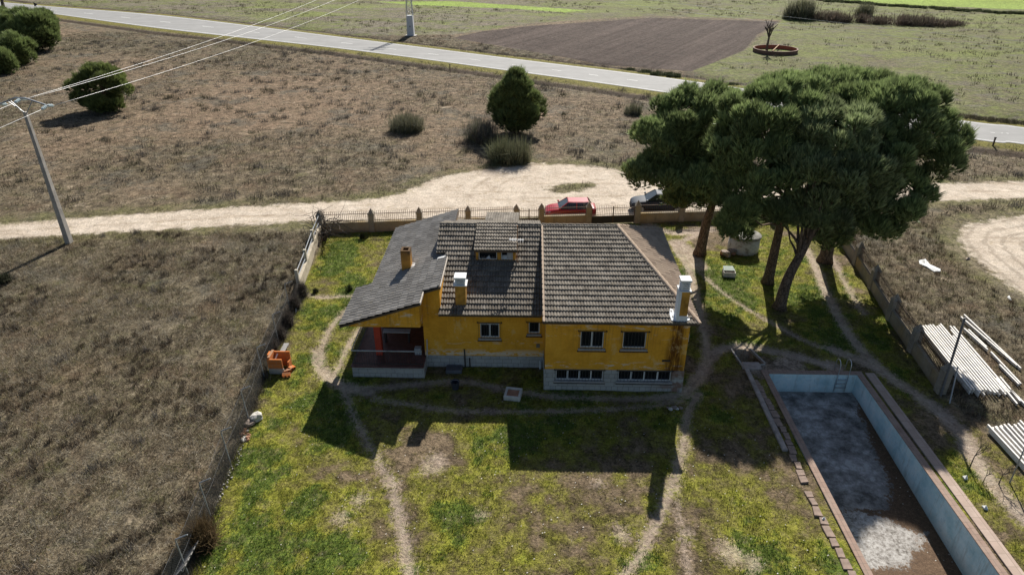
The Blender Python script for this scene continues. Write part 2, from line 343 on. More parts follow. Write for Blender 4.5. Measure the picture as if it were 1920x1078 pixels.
def ground_material():
    t = NT('ground', .95, .1); P = t.pos()
    big = t.noise(.12, P, 5, .6); mid = t.noise(1.1, P, 6, .65); fine = t.noise(7, P, 5, .7); vf = t.noise(26, P, 3, .7)
    st1 = t.noise(5.0, t.scale(P, (1, .28, 1), rot=(0, 0, .9)), 5, .75); st2 = t.noise(5.0, t.scale(P, (1, .25, 1), rot=(0, 0, -.6)), 5, .75)
    straw = t.ma('MAXIMUM', st1, st2)
    def mask(d, amp, wd, nz=None, off=0.0):
        e = t.ma('MULTIPLY_ADD', t.ma('SUBTRACT', nz if nz is not None else mid, .5), amp, d)
        return t.rng(e, wd+off, -wd+off, 0, 1, True)
    # dry field
    f = t.ma('ADD', t.ma('MULTIPLY', mid, .55), t.ma('MULTIPLY', fine, .45))
    field = t.ramp(f, (.36, (.037, .029, .019)), (.46, (.083, .067, .043)), (.55, (.142, .117, .076)), (.66, (.24, .205, .142)))
    field = t.mix(t.rng(straw, .56, .74, 0, .6), field, (.27, .235, .185))
    field = t.mix(t.rng(t.noise(.5, P, 5, .7), .52, .68, 0, .6), field, (.090, .092, .034))
    field = t.mix(t.rng(t.noise(.22, P, 5, .7), .5, .64, 0, .5), field, (.115, .074, .046))
    field = t.mix(t.rng(t.noise(3.1, P, 4, .7), .60, .70, 0, .6), field, (.045, .036, .028))
    red = t.ramp(t.ma('ADD', t.ma('MULTIPLY', fine, .7), t.ma('MULTIPLY', mid, .3)), (.34, (.086, .058, .039)), (.47, (.170, .114, .074)), (.58, (.255, .185, .125)), (.70, (.37, .30, .215)))
    field = t.mix(t.ma('MULTIPLY', t.attr('red'), t.rng(mid, .32, .62, .2, 1)), field, red)
    # fallow land beyond the road
    far = t.ramp(t.ma('ADD', t.ma('MULTIPLY', t.noise(.07, P, 6, .7), .55), t.ma('MULTIPLY', t.noise(.8, P, 5, .7), .45)), (.38, (.125, .105, .065)), (.47, (.122, .126, .045)), (.55, (.138, .165, .042)), (.66, (.17, .165, .085)))
    far = t.mix(t.rng(fine, .5, .75, 0, .5), far, (.09, .085, .05))
    patch = t.ma('ADD', t.ma('MULTIPLY', t.noise(.10, t.scale(P, (.7, 1.5, 1)), 6, .72), .6), t.ma('MULTIPLY', t.noise(.55, t.scale(P, (.6, 1.4, 1)), 5, .7), .4))
    sx = t.sep(P)[0]; leftf = t.rng(sx, 30, -10, 0, 1)
    clods = t.ramp(t.noise(1.3, t.scale(P, (.7, 1.3, 1)), 5, .75), (.36, (.075, .06, .048)), (.5, (.165, .135, .11)), (.66, (.26, .225, .19)))
    far = t.mix(t.ma('MULTIPLY', t.rng(patch, .445, .53, 0, .9), t.ma('MULTIPLY_ADD', leftf, .65, .25)), far, clods)
    far = t.mix(t.rng(t.noise(.30, t.scale(P, (.6, 1.3, 1)), 6, .78), .51, .60, 0, .75), far, (.125, .11, .092))
    far = t.mix(t.rng(t.noise(.9, t.scale(P, (.6, 1.6, 1)), 5, .78), .53, .62, 0, .75), far, (.060, .056, .030))
    far = t.mix(t.rng(t.noise(.045, t.scale(P, (.5, 1.5, 1)), 4, .6), .52, .62, 0, .55), far, (.155, .185, .045))
    field = t.mix(t.rng(t.noise(.16, P, 6, .75), .53, .62, 0, .65), field, t.ramp(fine, (.35, (.045, .043, .036)), (.6, (.115, .108, .085))))
    field = t.mix(t.rng(t.noise(.33, t.scale(P, (1, 1.6, 1), loc=(31, 7, 0)), 6, .75), .58, .68, 0, .7), field, (.30, .245, .175))
    edge = t.ma('MULTIPLY', mask(t.attr('d_dirt'), 3.0, .8, mid, 1.6), t.rng(t.noise(.4, P, 5), .38, .6, .2, .9))
    field = t.mix(edge, field, t.ramp(fine, (.35, (.075, .075, .03)), (.65, (.17, .155, .07))))
    c = t.mix(mask(t.attr('d_fallow'), 5, .5), field, far)
    bright = t.ramp(t.ma('ADD', t.ma('MULTIPLY', mid, .5), t.ma('MULTIPLY', t.noise(.05, P, 5), .5)), (.35, (.17, .22, .04)), (.65, (.24, .33, .07)))
    c = t.mix(mask(t.attr('d_bright'), 4, .8), c, bright)
    # verge of the road
    dr = t.attr('d_road')
    verge = t.ramp(fine, (.3, (.09, .085, .02)), (.7, (.20, .175, .05)))
    c = t.mix(mask(dr, 2.2, .6, mid, 2.3), c, verge)
    c = t.mix(t.ma('MULTIPLY', mask(dr, 1.5, .5, mid, 4.6), t.ma('SUBTRACT', 1, mask(dr, 1.5, .5, mid, 2.9))), c, (.052, .038, .026))
    # lawn
    g = t.ma('ADD', t.attr('green'), t.ma('MULTIPLY', t.ma('SUBTRACT', fine, .5), .8))
    lawn = t.ramp(g, (.06, (.160, .118, .078)), (.24, (.118, .092, .045)), (.40, (.145, .132, .036)), (.56, (.182, .172, .034)), (.78, (.200, .205, .027)), (1.0, (.085, .122, .021)))
    lawn = t.mix(t.rng(vf, .50, .68, 0, .65), lawn, (.055, .052, .018))
    lawn = t.mix(t.rng(t.noise(1.6, t.vm('ADD', P, (9, 3, 0)), 6, .78), .52, .60, 0, .42), lawn, t.ramp(vf, (.4, (.09, .068, .038)), (.62, (.235, .19, .13))))
    lawn = t.mix(t.rng(t.noise(.9, P, 6, .75), .56, .66, 0, .5), lawn, (.125, .094, .056))
    lawn = t.mix(t.rng(t.vor(7.5, P), .09, .04, 0, .55), lawn, (.36, .30, .23))
    c = t.mix(mask(t.attr('d_lawn'), .5, .12, fine), c, lawn)
    # trodden earth
    earth = t.ramp(t.ma('ADD', t.ma('MULTIPLY', fine, .5), t.ma('MULTIPLY', mid, .5)), (.34, (.20, .148, .112)), (.48, (.36, .285, .225)), (.64, (.52, .435, .36)))
    c = t.mix(t.ma('MULTIPLY', mask(t.attr('d_path'), 2.1, .24, t.ma('ADD', t.ma('MULTIPLY', fine, .6), t.ma('MULTIPLY', mid, .4))), .86), c, earth)
    c = t.mix(t.ma('MULTIPLY', mask(t.attr('d_bare'), 2.6, .2, t.ma('ADD', t.ma('MULTIPLY', fine, .6), t.ma('MULTIPLY', mid, .4))), .6), c, earth)
    # furrows
    pl = t.ramp(t.ma('ADD', t.ma('MULTIPLY', fine, .55), t.ma('MULTIPLY', mid, .45)), (.34, (.040, .029, .024)), (.66, (.088, .066, .055)))
    fu = t.scale(P, (1, 1, 1), rot=(0, 0, radians(-60.7)))
    fs_ = t.noise(1.0, t.vm('MULTIPLY', fu, (.03, 1.4, 1)), 3, .6); pl = t.mix(t.rng(fs_, .45, .62, 0, .7), pl, (.040, .027, .022))
    fw = t.noise(1.0, t.vm('MULTIPLY', fu, (.012, .32, 1)), 4, .6); pl = t.mix(t.rng(fw, .46, .6, 0, .5), pl, (.11, .083, .07))
    c = t.mix(mask(t.attr('d_plow'), 1.2, .3), c, pl)
    # pale sandy track
    sand = t.ramp(t.ma('ADD', t.ma('MULTIPLY', t.noise(.5, P, 6, .65), .5), t.ma('MULTIPLY', fine, .5)), (.34, (.37, .30, .23)), (.48, (.51, .43, .345)), (.64, (.63, .55, .455)))
    tr = t.noise(1.2, t.scale(P, (.1, 1.1, 1), rot=(0, 0, -.1)), 4, .6, .6)
    sand = t.mix(t.rng(tr, .54, .68, 0, .6), sand, (.36, .285, .21))
    sand = t.mix(t.rng(t.noise(.9, P, 6, .75), .57, .68, 0, .6), sand, (.30, .24, .14))
    sand = t.mix(t.ma('MULTIPLY', mask(t.attr('d_track'), .9, .3), t.rng(t.noise(.6, P, 4), .36, .58, .1, .75)), sand, (.255, .195, .13))
    dd = t.attr('d_dirt')
    c = t.mix(t.ma('MULTIPLY', mask(dd, 4.2, .35, t.ma('ADD', t.ma('MULTIPLY', mid, .6), t.ma('MULTIPLY', fine, .4))), .97), c, sand)
    tw = t.noise(1.0, P, 5, .6)
    rings = t.ma('SINE', t.ma('MULTIPLY_ADD', t.attr('d_turn'), 5.5, t.ma('MULTIPLY', tw, 6)))
    c = t.mix(t.ma('MULTIPLY', t.rng(rings, .3, .95, 0, .5), t.rng(t.attr('d_turn'), .3, -1, 0, 1)), c, (.25, .205, .155))
    # grain: every little clod and stem its own tone
    g1 = t.sep(t.vor(13, P, out='Color'))[0]; g2 = t.sep(t.vor(4.2, t.scale(P, (1, .8, 1)), out='Color'))[0]; g3 = t.sep(t.vor(1.7, t.scale(P, (1, .7, 1)), out='Color'))[0]
    gr = t.ma('ADD', t.ma('ADD', t.ma('MULTIPLY', g1, .62), t.ma('MULTIPLY', g2, .52)), t.ma('MULTIPLY', g3, .28))
    soft = t.ma('MAXIMUM', mask(dd, 1.0, .3), t.ma('MULTIPLY', mask(t.attr('d_path'), .6, .2), .8))
    k = t.ma('MULTIPLY_ADD', t.ma('SUBTRACT', gr, .71), t.ma('MULTIPLY_ADD', soft, -.72, 1.05), 1.0)
    c = t.vm('MULTIPLY', c, t.comb(k, k, k))
    t.col(c)
    h = t.ma('ADD', t.ma('ADD', t.ma('MULTIPLY', fine, 1.0), t.ma('MULTIPLY', vf, .35)), t.ma('MULTIPLY', mid, 1.2))
    t.bump(h, .9, .12)
    return t.m
M_GROUND = ground_material()
nxg, nyg = len(gx), len(gy)
cx = (gx[:-1]+gx[1:])/2; cy_ = (gy[:-1]+gy[1:])/2; CX, CY = np.meshgrid(cx, cy_); CXf, CYf = CX.ravel(), CY.ravel()
def cell(k): Z = A[k].reshape(shp); return ((Z[:-1, :-1]+Z[1:, 1:]+Z[1:, :-1]+Z[:-1, 1:])/4).ravel()
cls = np.zeros(CXf.shape, int)
cls[cell('d_lawn') < 0] = 1
cls[(cell('d_path') < 0) & (cell('d_lawn') < .4)] = 2
cls[cell('d_dirt') < 0] = 3
cls[cell('d_plow') < 0] = 4
cls[cell('d_bright') < 0] = 5
hole = (CXf > POOL[0]-.2) & (CXf < POOL[1]+.2) & (CYf > POOL[2]-.2) & (CYf < POOL[3]+.2)
cls[hole] = -1
jj, ii = np.divmod(np.arange(len(CXf)), nxg-1)
quad = np.stack([jj*nxg+ii, jj*nxg+ii+1, (jj+1)*nxg+ii+1, (jj+1)*nxg+ii], 1)
ALLV = np.stack([xf, yf, zf], 1)
for k, nm in enumerate(('ground', 'lawn', 'path', 'dirt_road', 'plowed_field', 'green_field')):
    q = quad[cls == k]; used, inv = np.unique(q, return_inverse=True); inv = inv.reshape(q.shape)
    me = bpy.data.meshes.new(nm); me.vertices.add(len(used)); me.vertices.foreach_set('co', ALLV[used].astype(np.float32).ravel())
    me.loops.add(q.size); me.loops.foreach_set('vertex_index', inv.astype(np.int32).ravel())
    me.polygons.add(len(q)); me.polygons.foreach_set('loop_start', np.arange(0, q.size, 4, dtype=np.int32))
    me.update(calc_edges=True); me.polygons.foreach_set('use_smooth', [True]*len(q))
    for an in ('d_road', 'd_dirt', 'd_turn', 'd_lawn', 'd_plow', 'd_bright', 'd_fallow', 'd_path', 'd_bare', 'd_track', 'green', 'red'):
        a = me.attributes.new(an, 'FLOAT', 'POINT'); a.data.foreach_set('value', A[an][used].astype(np.float32))
    me.materials.append(M_GROUND); o = bpy.data.objects.new(nm, me); COL.objects.link(o); structure(o)

# ------------------------------------------------------------------ asphalt road with markings
def asphalt():
    t = NT('asphalt', .85, .3); P = t.pos(); u = t.uv(); f = t.noise(.35, P, 6, .65); g = t.noise(9, P, 4, .7)
    c = t.ramp(t.ma('ADD', t.ma('MULTIPLY', f, .7), t.ma('MULTIPLY', g, .3)), (.3, (.195, .193, .187)), (.7, (.27, .268, .26)))
    l = t.noise(.8, t.scale(P, (.05, 1, 1), rot=(0, 0, -.6)), 4, .6)
    c = t.mix(t.rng(l, .5, .7, 0, .35), c, (.155, .152, .15)); t.col(c); t.bump(g, .3, .01); return t.m
def strip_between(a, b, f0, f1, z, seg=10):
    P = [np.array(p[:2]) for p in smooth(a, seg)]; Q = [np.array(p[:2]) for p in smooth(b, seg)]; vs = []
    for p, q in zip(P, Q):
        for f in (f0, f1): r = p*(1-f)+q*f; vs.append((r[0], r[1], z))
    return vs, [(2*i, 2*i+1, 2*i+3, 2*i+2) for i in range(len(P)-1)]
m = MB(); m.add(*strip_between(road_up, road_lo, 0, 1, .0)); road = structure(m.build('road', asphalt()))
M_PAINT = simple('road_paint', (.62, .62, .60), .8, .3, 2)
m = MB(); m.add(*strip_between(road_up, road_lo, .045, .062, .006)); m.add(*strip_between(road_up, road_lo, .938, .955, .006))
vs, fs = strip_between(road_up, road_lo, .492, .506, .006, 16)
m.add(vs, [f for i, f in enumerate(fs) if i % 4 == 0])
m.build('road_marking', M_PAINT, road)
# ------------------------------------------------------------------ house materials
def wall_mat():
    t = NT('yellow_render', .92, .15); P = t.pos(); s = t.sep(P); f = t.noise(1.3, P, 6, .65); g = t.noise(9, P, 4)
    c = t.ramp(t.ma('ADD', t.ma('MULTIPLY', f, .7), t.ma('MULTIPLY', g, .3)), (.32, (.54, .255, .026)), (.5, (.68, .335, .034)), (.68, (.76, .40, .055)))
    c = t.mix(t.rng(t.noise(1.2, t.scale(P, (3, 3, .35)), 4), .58, .75, 0, .4), c, (.40, .20, .03))
    def band(z, wd): return t.rng(t.ma('ABSOLUTE', t.ma('SUBTRACT', s[2], z)), wd, 0, 0, 1)
    pe = t.noise(3.2, t.scale(P, (.7, .7, 1.6)), 5, .7)
    peel = t.ma('MULTIPLY', band(.86, .32), t.rng(pe, .46, .51, 0, 1))
    mid = t.rng(s[1], 30.3, 30.4)
    peel = t.ma('MULTIPLY', peel, mid)
    pe2 = t.noise(2.0, t.scale(P, (.8, .8, 3)), 5, .7)
    p2 = t.ma('MULTIPLY', t.rng(pe2, .555, .585, 0, 1), t.ma('MAXIMUM', band(3.82, .22), t.ma('MAXIMUM', band(1.55, .3), band(3.28, .2))))
    p2 = t.ma('MULTIPLY', p2, t.rng(s[1], 30.7, 30.4))
    c = t.mix(t.ma('MULTIPLY', t.ma('MAXIMUM', peel, p2), .85), c, (.66, .58, .47))
    # soot and rust running down below the corner chimney
    dx = t.ma('ABSOLUTE', t.ma('SUBTRACT', t.ma('MULTIPLY_ADD', t.noise(.9, t.scale(P, (.4, .4, 1)), 3), .3, s[0]), 7.62))
    wd = t.rng(s[2], 4.2, 1.2, .34, .62)
    st = t.ma('MULTIPLY', t.rng(t.ma('DIVIDE', dx, wd), 1.1, .45), t.ma('MULTIPLY', t.rng(t.noise(2.2, t.scale(P, (5, 5, .5)), 5, .7), .30, .50), t.rng(s[1], 29.2, 29.1)))
    c = t.mix(t.ma('MULTIPLY', st, .9), c, (.085, .026, .008))
    c = t.mix(t.rng(t.noise(1.1, t.scale(P, (1, 1, .6)), 6, .75), .60, .64, 0, .45), c, (.66, .46, .20))
    c = t.mix(t.ma('MULTIPLY', t.rng(t.noise(1.4, t.scale(P, (4, 4, .22)), 4, .7), .52, .66, 0, .5), band(3.6, 1.3)), c, (.26, .13, .035))
    t.col(c); t.bump(g, .35, .02); return t.m
M_WALL = wall_mat()
def stone_mat():
    t = NT('stone_cladding', .9, .2); P = t.pos(); b = t.n('TexBrick')
    s = t.sep(P); t.put(b.inputs['Vector'], t.comb(t.ma('ADD', s[0], s[1]), s[2], 0.0)); b.offset = .37; b.squash = .6; b.squash_frequency = 3
    b.inputs['Scale'].default_value = 1.0; b.inputs['Brick Width'].default_value = .48; b.inputs['Row Height'].default_value = .26; b.inputs['Mortar Size'].default_value = .012
    b.inputs['Color1'].default_value = (.36, .37, .36, 1); b.inputs['Color2'].default_value = (.27, .28, .28, 1); b.inputs['Mortar'].default_value = (.13, .125, .12, 1)
    c = t.mix(t.rng(t.noise(3, P, 6, .7), .35, .7, 0, .6), b.outputs[0], (.44, .42, .38))
    st = t.ma('MULTIPLY', t.rng(s[0], 6.2, 7.6), t.ma('MULTIPLY', t.rng(t.noise(2.5, P, 5), .4, .6), t.rng(s[1], 29.2, 29.1)))
    c = t.mix(t.ma('MULTIPLY', st, .75), c, (.17, .075, .04)); t.col(c); t.bump(b.outputs[1], -.5, .015); return t.m
M_STONE = stone_mat()
def tile_mat(name, a, b, lich, dark=.35):
    t = NT(name, .9, .2); u = t.uv(); P = t.pos(); fl = t.vm('FLOOR', u); r = t.white(fl)
    c = t.mix(r, a, b); n = t.noise(1.0, P, 6, .7); c = t.mix(t.rng(n, .42, .68, 0, dark), c, (.05, .048, .045))
    k = t.noise(11, P, 4, .75); c = t.mix(t.rng(k, .57, .68, 0, lich), c, (.40, .39, .36))
    k2 = t.noise(4.0, P, 4, .7); c = t.mix(t.rng(k2, .58, .7, 0, .35), c, (.20, .155, .07))
    t.col(c); t.bump(t.noise(30, P, 3), .4, .01); return t.m
M_TILE = tile_mat('weathered_grey_roof_tile', (.100, .086, .070), (.190, .167, .138), .95)
M_TILE_W = tile_mat('darker_roof_tile', (.19, .178, .163), (.30, .283, .26), .6, .35)
M_TILE_E = tile_mat('brown_roof_tile', (.33, .25, .185), (.45, .35, .26), .3, .1)
M_DARKBOARD = simple('soffit_wood', (.09, .065, .045), .9)
M_WHITE = simple('white_paint', (.62, .63, .63), .7, .2, 3)
M_FRAME = simple('window_frame_paint', (.62, .63, .63), .5, .1, 6)
M_SILL = simple('cement_sill', (.30, .29, .28), .9, .2, 5)
M_BAR = simple('dark_iron', (.035, .033, .032), .6, .3, 8, .4)
M_GLASS = NT('window_glass', .08, .5).col((.012, .014, .017)).m
M_SHUT = simple('roller_shutter', (.34, .35, .36), .6, .12, 3)
M_FLOOR = simple('porch_floor_tile', (.105, .050, .042), .6, .3, 3)
M_RED = simple('red_column_paint', (.42, .055, .030), .7, .2, 3)
M_CHIM = simple('stained_yellow_chimney', (.42, .22, .04), .9, .45, 2.2)
M_PIPE = simple('grey_pipe', (.45, .46, .46), .6, .15, 5)

def tile_roof(name, O, U, S, polys, parent, mat, period=.15, gauge=.36, amp=.05, lip=.062, sub=4):
    O, U, S = Vector(O), Vector(U).normalized(), Vector(S).normalized(); N = U.cross(S).normalized()
    V = []; F = []; UVs = []; du = period/sub
    pr = np.random.default_rng(len(name)+int(abs(O.x*10)))
    for poly in polys:
        u0 = min(p[0] for p in poly); u1 = max(p[0] for p in poly); i0 = math.floor(u0/du); i1 = math.ceil(u1/du)
        for i in range(i0, i1):
            a = max(i*du, u0); b = min((i+1)*du, u1); um = (a+b)/2
            if b-a < 1e-4: continue
            ss = []
            for k in range(len(poly)):
                p, q = poly[k], poly[(k+1) % len(poly)]
                if (p[0] <= um) != (q[0] <= um): ss.append(p[1]+(q[1]-p[1])*(um-p[0])/(q[0]-p[0]))
            if len(ss) < 2: continue
            s0, s1 = min(ss), max(ss)
            ha = amp*(.5+.5*cos(2*pi*a/period))**.7; hb = amp*(.5+.5*cos(2*pi*b/period))**.7
            for j in range(math.floor(s0/gauge+1e-6), math.ceil(s1/gauge-1e-6)):
                lo = max(j*gauge, s0); hi = min((j+1)*gauge, s1)
                if hi-lo < 1e-4: continue
                jit = (((j*7919+int(math.floor(um/(2*period)))*104729) % 97)/97-.5)*.010
                fl = 1-(lo-j*gauge)/gauge; fh = 1-(hi-j*gauge)/gauge
                o = len(V)
                V += [O+U*a+S*lo+N*(ha+lip*fl+jit), O+U*b+S*lo+N*(hb+lip*fl+jit), O+U*b+S*hi+N*(hb+lip*fh+jit), O+U*a+S*hi+N*(ha+lip*fh+jit),
                      O+U*a+S*lo+N*(ha*.4-.005), O+U*b+S*lo+N*(hb*.4-.005)]
                F += [(o, o+1, o+2, o+3), (o+4, o+5, o+1, o)]
                ct = (um/(2*period), (j+.5)); UVs += [ct]*8
    mb = MB(); mb.v = [tuple(v) for v in V]; mb.f = F; mb.uv = UVs
    return mb.build(name, mat, parent, recalc=False)
def deck(mb, O, U, S, polys, d=-.012, th=.09):
    O, U, S = Vector(O), Vector(U).normalized(), Vector(S).normalized(); N = U.cross(S).normalized()
    for poly in polys: mb.prism([O+U*p[0]+S*p[1]+N*d for p in poly], N*(-th))
def caps(mb, a, b, r=.11, L=.38):
    a, b = Vector(a), Vector(b); n = max(1, int((b-a).length/L)); d = (b-a).normalized(); q = d.cross(Vector((0, 0, 1))).normalized(); up = q.cross(d)
    for i in range(n):
        p0 = a+(b-a)*(i/n); p1 = a+(b-a)*((i+1.06)/n); o = len(mb.v); K = 7
        for p, rr in ((p0, r*1.1), (p1, r*.92)):
            for k in range(K):
                an = pi*k/(K-1); mb.v.append(tuple(p+q*(rr*cos(an))+up*(rr*sin(an)*.9+(.02 if rr > r else 0))))
        mb.f += [(o+k, o+k+1, o+K+k+1, o+K+k) for k in range(K-1)]+[tuple(o+k for k in range(K)), tuple(o+K+k for k in range(K-1, -1, -1))]

HO = thing('house', (0.9, 30.0, 0), 'single storey yellow house with grey tiled roofs, white capped chimneys and a porch', 'house')
def wall_panel(mb, x0, x1, z0, z1, y, ops, dep=.16):
    xs = sorted({x0, x1, *[v for o in ops for v in o[:2]]}); zs = sorted({z0, z1, *[v for o in ops for v in o[2:]]})
    for i in range(len(xs)-1):
        for j in range(len(zs)-1):
            a, b, c, d = xs[i], xs[i+1], zs[j], zs[j+1]
            if any(o[0] <= a+1e-6 and o[1] >= b-1e-6 and o[2] <= c+1e-6 and o[3] >= d-1e-6 for o in ops): continue
            mb.add([(a, y, c), (b, y, c), (b, y, d), (a, y, d)], [(0, 1, 2, 3)])
    for a, b, c, d in ops:
        mb.add([(a, y, c), (a, y+dep, c), (a, y+dep, d), (a, y, d)], [(0, 1, 2, 3)]); mb.add([(b, y, c), (b, y, d), (b, y+dep, d), (b, y+dep, c)], [(0, 1, 2, 3)])
        mb.add([(a, y, d), (a, y+dep, d), (b, y+dep, d), (b, y, d)], [(0, 1, 2, 3)]); mb.add([(a, y, c), (b, y, c), (b, y+dep, c), (a, y+dep, c)], [(0, 1, 2, 3)])
ZP, ZM = 1.28, .70
W_R = [(2.70, 3.86, 2.58, 3.58), (4.80, 5.95, 2.58, 3.58)]; W_B = [(1.55, 3.95, .62, 1.26), (4.72, 7.40, .62, 1.26)]
W_M = [(-2.42, -1.40, 1.85, 2.80), (.14, .72, 2.15, 2.86)]
mb = MB()
wall_panel(mb, .98, 8.02, ZP, 4.20, 28.6, W_R)
wall_panel(mb, -5.42, .98, ZM, 3.43, 30.55, W_M)
mb.add([(-5.42, 30.55, 3.43), (-4.46, 30.55, 3.43), (-4.46, 30.55, 4.80), (-5.42, 30.55, 4.48)], [(0, 1, 2, 3)])
mb.prism([(-4.46, 30.58, 3.2), (-4.46, 40.5, 3.2), (-4.46, 40.5, 4.78), (-4.46, 30.58, 4.78)], (-.18, 0, 0))
# corners and sides: right block
mb.add([(8.02, 28.6, -.3), (8.02, 39.2, -.3), (8.02, 39.2, 4.25), (8.02, 28.6, 4.25)], [(0, 1, 2, 3)])
mb.add([(.98, 28.6, -.3), (.98, 30.55, -.3), (.98, 30.55, 4.62), (.98, 28.6, 4.25)], [(0, 1, 2, 3)])
mb.prism([(.98, 30.55, 3.2), (.98, 39.0, 3.2), (.98, 39.0, 4.35), (.98, 36.4, 5.72), (.98, 30.55, 4.60)], (.2, 0, 0))
mb.add([(-8.3, 40.5, -.3), (8.02, 39.2, -.3), (8.02, 39.2, 4.1), (-8.3, 40.5, 3.5)], [(0, 1, 2, 3)])
# wing: west wall, wall behind the porch, porch gable beam and its return
mb.add([(-8.3, 33.5, -.3), (-8.3, 40.5, -.3), (-8.3, 40.5, 3.55), (-8.3, 33.5, 3.55)], [(0, 1, 2, 3)])
mb.add([(-8.3, 33.5, -.3), (-5.42, 33.5, -.3), (-5.42, 33.5, 4.5), (-8.3, 33.5, 3.58)], [(0, 1, 2, 3)])
mb.add([(-5.42, 30.55, ZM), (-5.42, 33.5, ZM), (-5.42, 33.5, 4.48), (-5.42, 30.55, 4.48)], [(0, 1, 2, 3)])
zw = lambda x: 3.29+.329*(x+9.42)
mb.prism([(-9.05, 29.5, 3.10), (-5.38, 29.5, 3.10), (-5.38, 29.5, zw(-5.38)-.10), (-9.05, 29.5, zw(-9.05)-.10)], (0, .24, 0))
mb.prism([(-5.38, 29.74, 3.10), (-5.38, 30.55, 3.10), (-5.38, 30.55, zw(-5.38)-.10), (-5.38, 29.74, zw(-5.38)-.10)], (-.24, 0, 0))
mb.prism([(-9.05, 29.74, 3.10), (-9.05, 33.5, 3.10), (-9.05, 33.5, 3.30), (-9.05, 29.74, 3.30)], (.24, 0, 0))
# dormer cheeks and front
zm = lambda y: 3.42+.39*(y-30.2)
DX0, DX1, DY = -2.80, -.62, 33.75
mb.build('wall', M_WALL, HO, recalc=False); mb = MB()
for x in (DX0, DX1-.14): mb.prism([(x, DY, zm(DY)-.1), (x, 36.2, zm(36.2)-.05), (x, DY, 5.52)], (.14, 0, 0))
mb.box(DX0+.14, DX1-.14, DY, DY+.1, zm(DY)-.1, 4.90); mb.box(-1.62, -1.42, DY, DY+.1, 4.90, 5.5); mb.box(DX0+.14, DX1-.14, DY, DY+.1, 5.42, 5.52)
mb.build('dormer_wall', M_CHIM, HO)
mb = MB()   # stone plinth, standing proud of the render
wall_panel(mb, .95, 8.05, -.35, ZP, 28.57, W_B, .2)
mb.add([(8.05, 28.57, -.35), (8.05, 39, -.35), (8.05, 39, ZP), (8.05, 28.57, ZP)], [(0, 1, 2, 3)]); mb.add([(.95, 28.57, ZP), (8.05, 28.57, ZP), (8.05, 28.6, ZP), (.95, 28.6, ZP)], [(0, 1, 2, 3)])
mb.add([(.95, 28.57, -.35), (.95, 30.52, -.35), (.95, 30.52, ZP), (.95, 28.57, ZP)], [(0, 1, 2, 3)])
mb.box(-5.36, .95, 30.52, 30.56, -.35, ZM)
mb.build('plinth', M_STONE, HO, recalc=False)
# porch base, floor, column, railing
mb = MB(); mb.box(-9.15, -5.34, 29.45, 33.5, -.35, .62); mb.build('porch_base', M_STONE, HO)
mb = MB(); mb.box(-9.2, -5.36, 29.40, 33.5, .62, .70); mb.build('porch_floor', M_FLOOR, HO, .015)
cxp = G(712, 664, .7)
mb = MB(); mb.box(cxp[0]-.17, cxp[0]+.17, cxp[1]-.1, cxp[1]+.24, .70, 3.15); mb.build('porch_column', M_RED, HO, .01)
M_RAIL = simple('worn_metal_rail', (.34, .35, .35), .6, .3, 6)
mb = MB()
for z in (1.62,): mb.bar((-9.1, 29.52, z), (-5.4, 29.52, z), .05 if z > 1 else .03, .05 if z > 1 else .03)
mb.bar((-9.1, 29.52, 1.62), (-9.1, 33.4, 1.62), .04, .04); mb.build('porch_rail', M_RAIL, HO); mb = MB()
mb.bar((-9.1, 29.52, .82), (-5.4, 29.52, .82), .03, .03); mb.bar((-9.1, 29.52, .82), (-9.1, 33.4, .82), .03, .03)
for i in range(30): x = -9.1+3.7*i/29; mb.bar((x, 29.52, .70), (x, 29.52, 1.62), .014, .014)
for i in range(31): y = 29.52+3.88*i/30; mb.bar((-9.1, y, .70), (-9.1, y, 1.62), .014, .014)
mb.build('porch_railing', M_BAR, HO)
# ---- roofs
LR = math.hypot(8.2, 1.56); SR = (0, 8.2, 1.56)
O_R = (.80, 28.2, 4.28); P_R = [[(0, 0), (7.55, 0), (4.37, LR), (0, LR)]]
r_right = tile_roof('roof', O_R, (1, 0, 0), SR, P_R, HO, M_TILE, gauge=LR/20.5)
LM = math.hypot(6.2, 6.2*.39); SM = (0, 1, .39); cm = math.hypot(1, .39)
O_M = (-5.05, 30.2, 3.42); P_M = [[(.52, 0), (5.85, 0), (5.85, LM), (.52, LM)], [(0, 4.1*cm), (.52, 4.1*cm), (.52, LM), (0, LM)]]
r_mid = tile_roof('roof', O_M, (1, 0, 0), SM, P_M, HO, M_TILE, gauge=LM/17.5)
cw = math.hypot(1, .329); O_W = (-9.45, 40.8, zw(-9.45)); U_W = (0, -1, 0); S_W = (1, 0, .329)
P_W = [[(7.6, 0), (11.6, 0), (11.6, .9*cw), (7.6, .9*cw)], [(0, .9*cw), (11.6, .9*cw), (11.6, 4.18*cw), (0, 4.18*cw)], [(0, 4.18*cw), (10.4, 4.18*cw), (10.4, 5.05*cw), (0, 5.05*cw)]]
r_wing = tile_roof('roof', O_W, U_W, S_W, P_W, HO, M_TILE_W, period=.29, gauge=.40, amp=.068, lip=.05)
RE = Vector((5.17, 36.4, 5.84)); EF = Vector((8.35, 28.2, 4.28)); EB = Vector((8.40, 39.5, 4.28))
UE = (EB-EF).normalized(); d = RE-EF; SE = d-UE*d.dot(UE); LE = SE.length; SE.normalize()
P_E = [[(0, 0), ((EB-EF).length, 0), (d.dot(UE), LE)]]
r_east = tile_roof('roof', EF, UE, SE, P_E, HO, M_TILE_E, period=.27, gauge=.40, amp=.07, lip=.05)
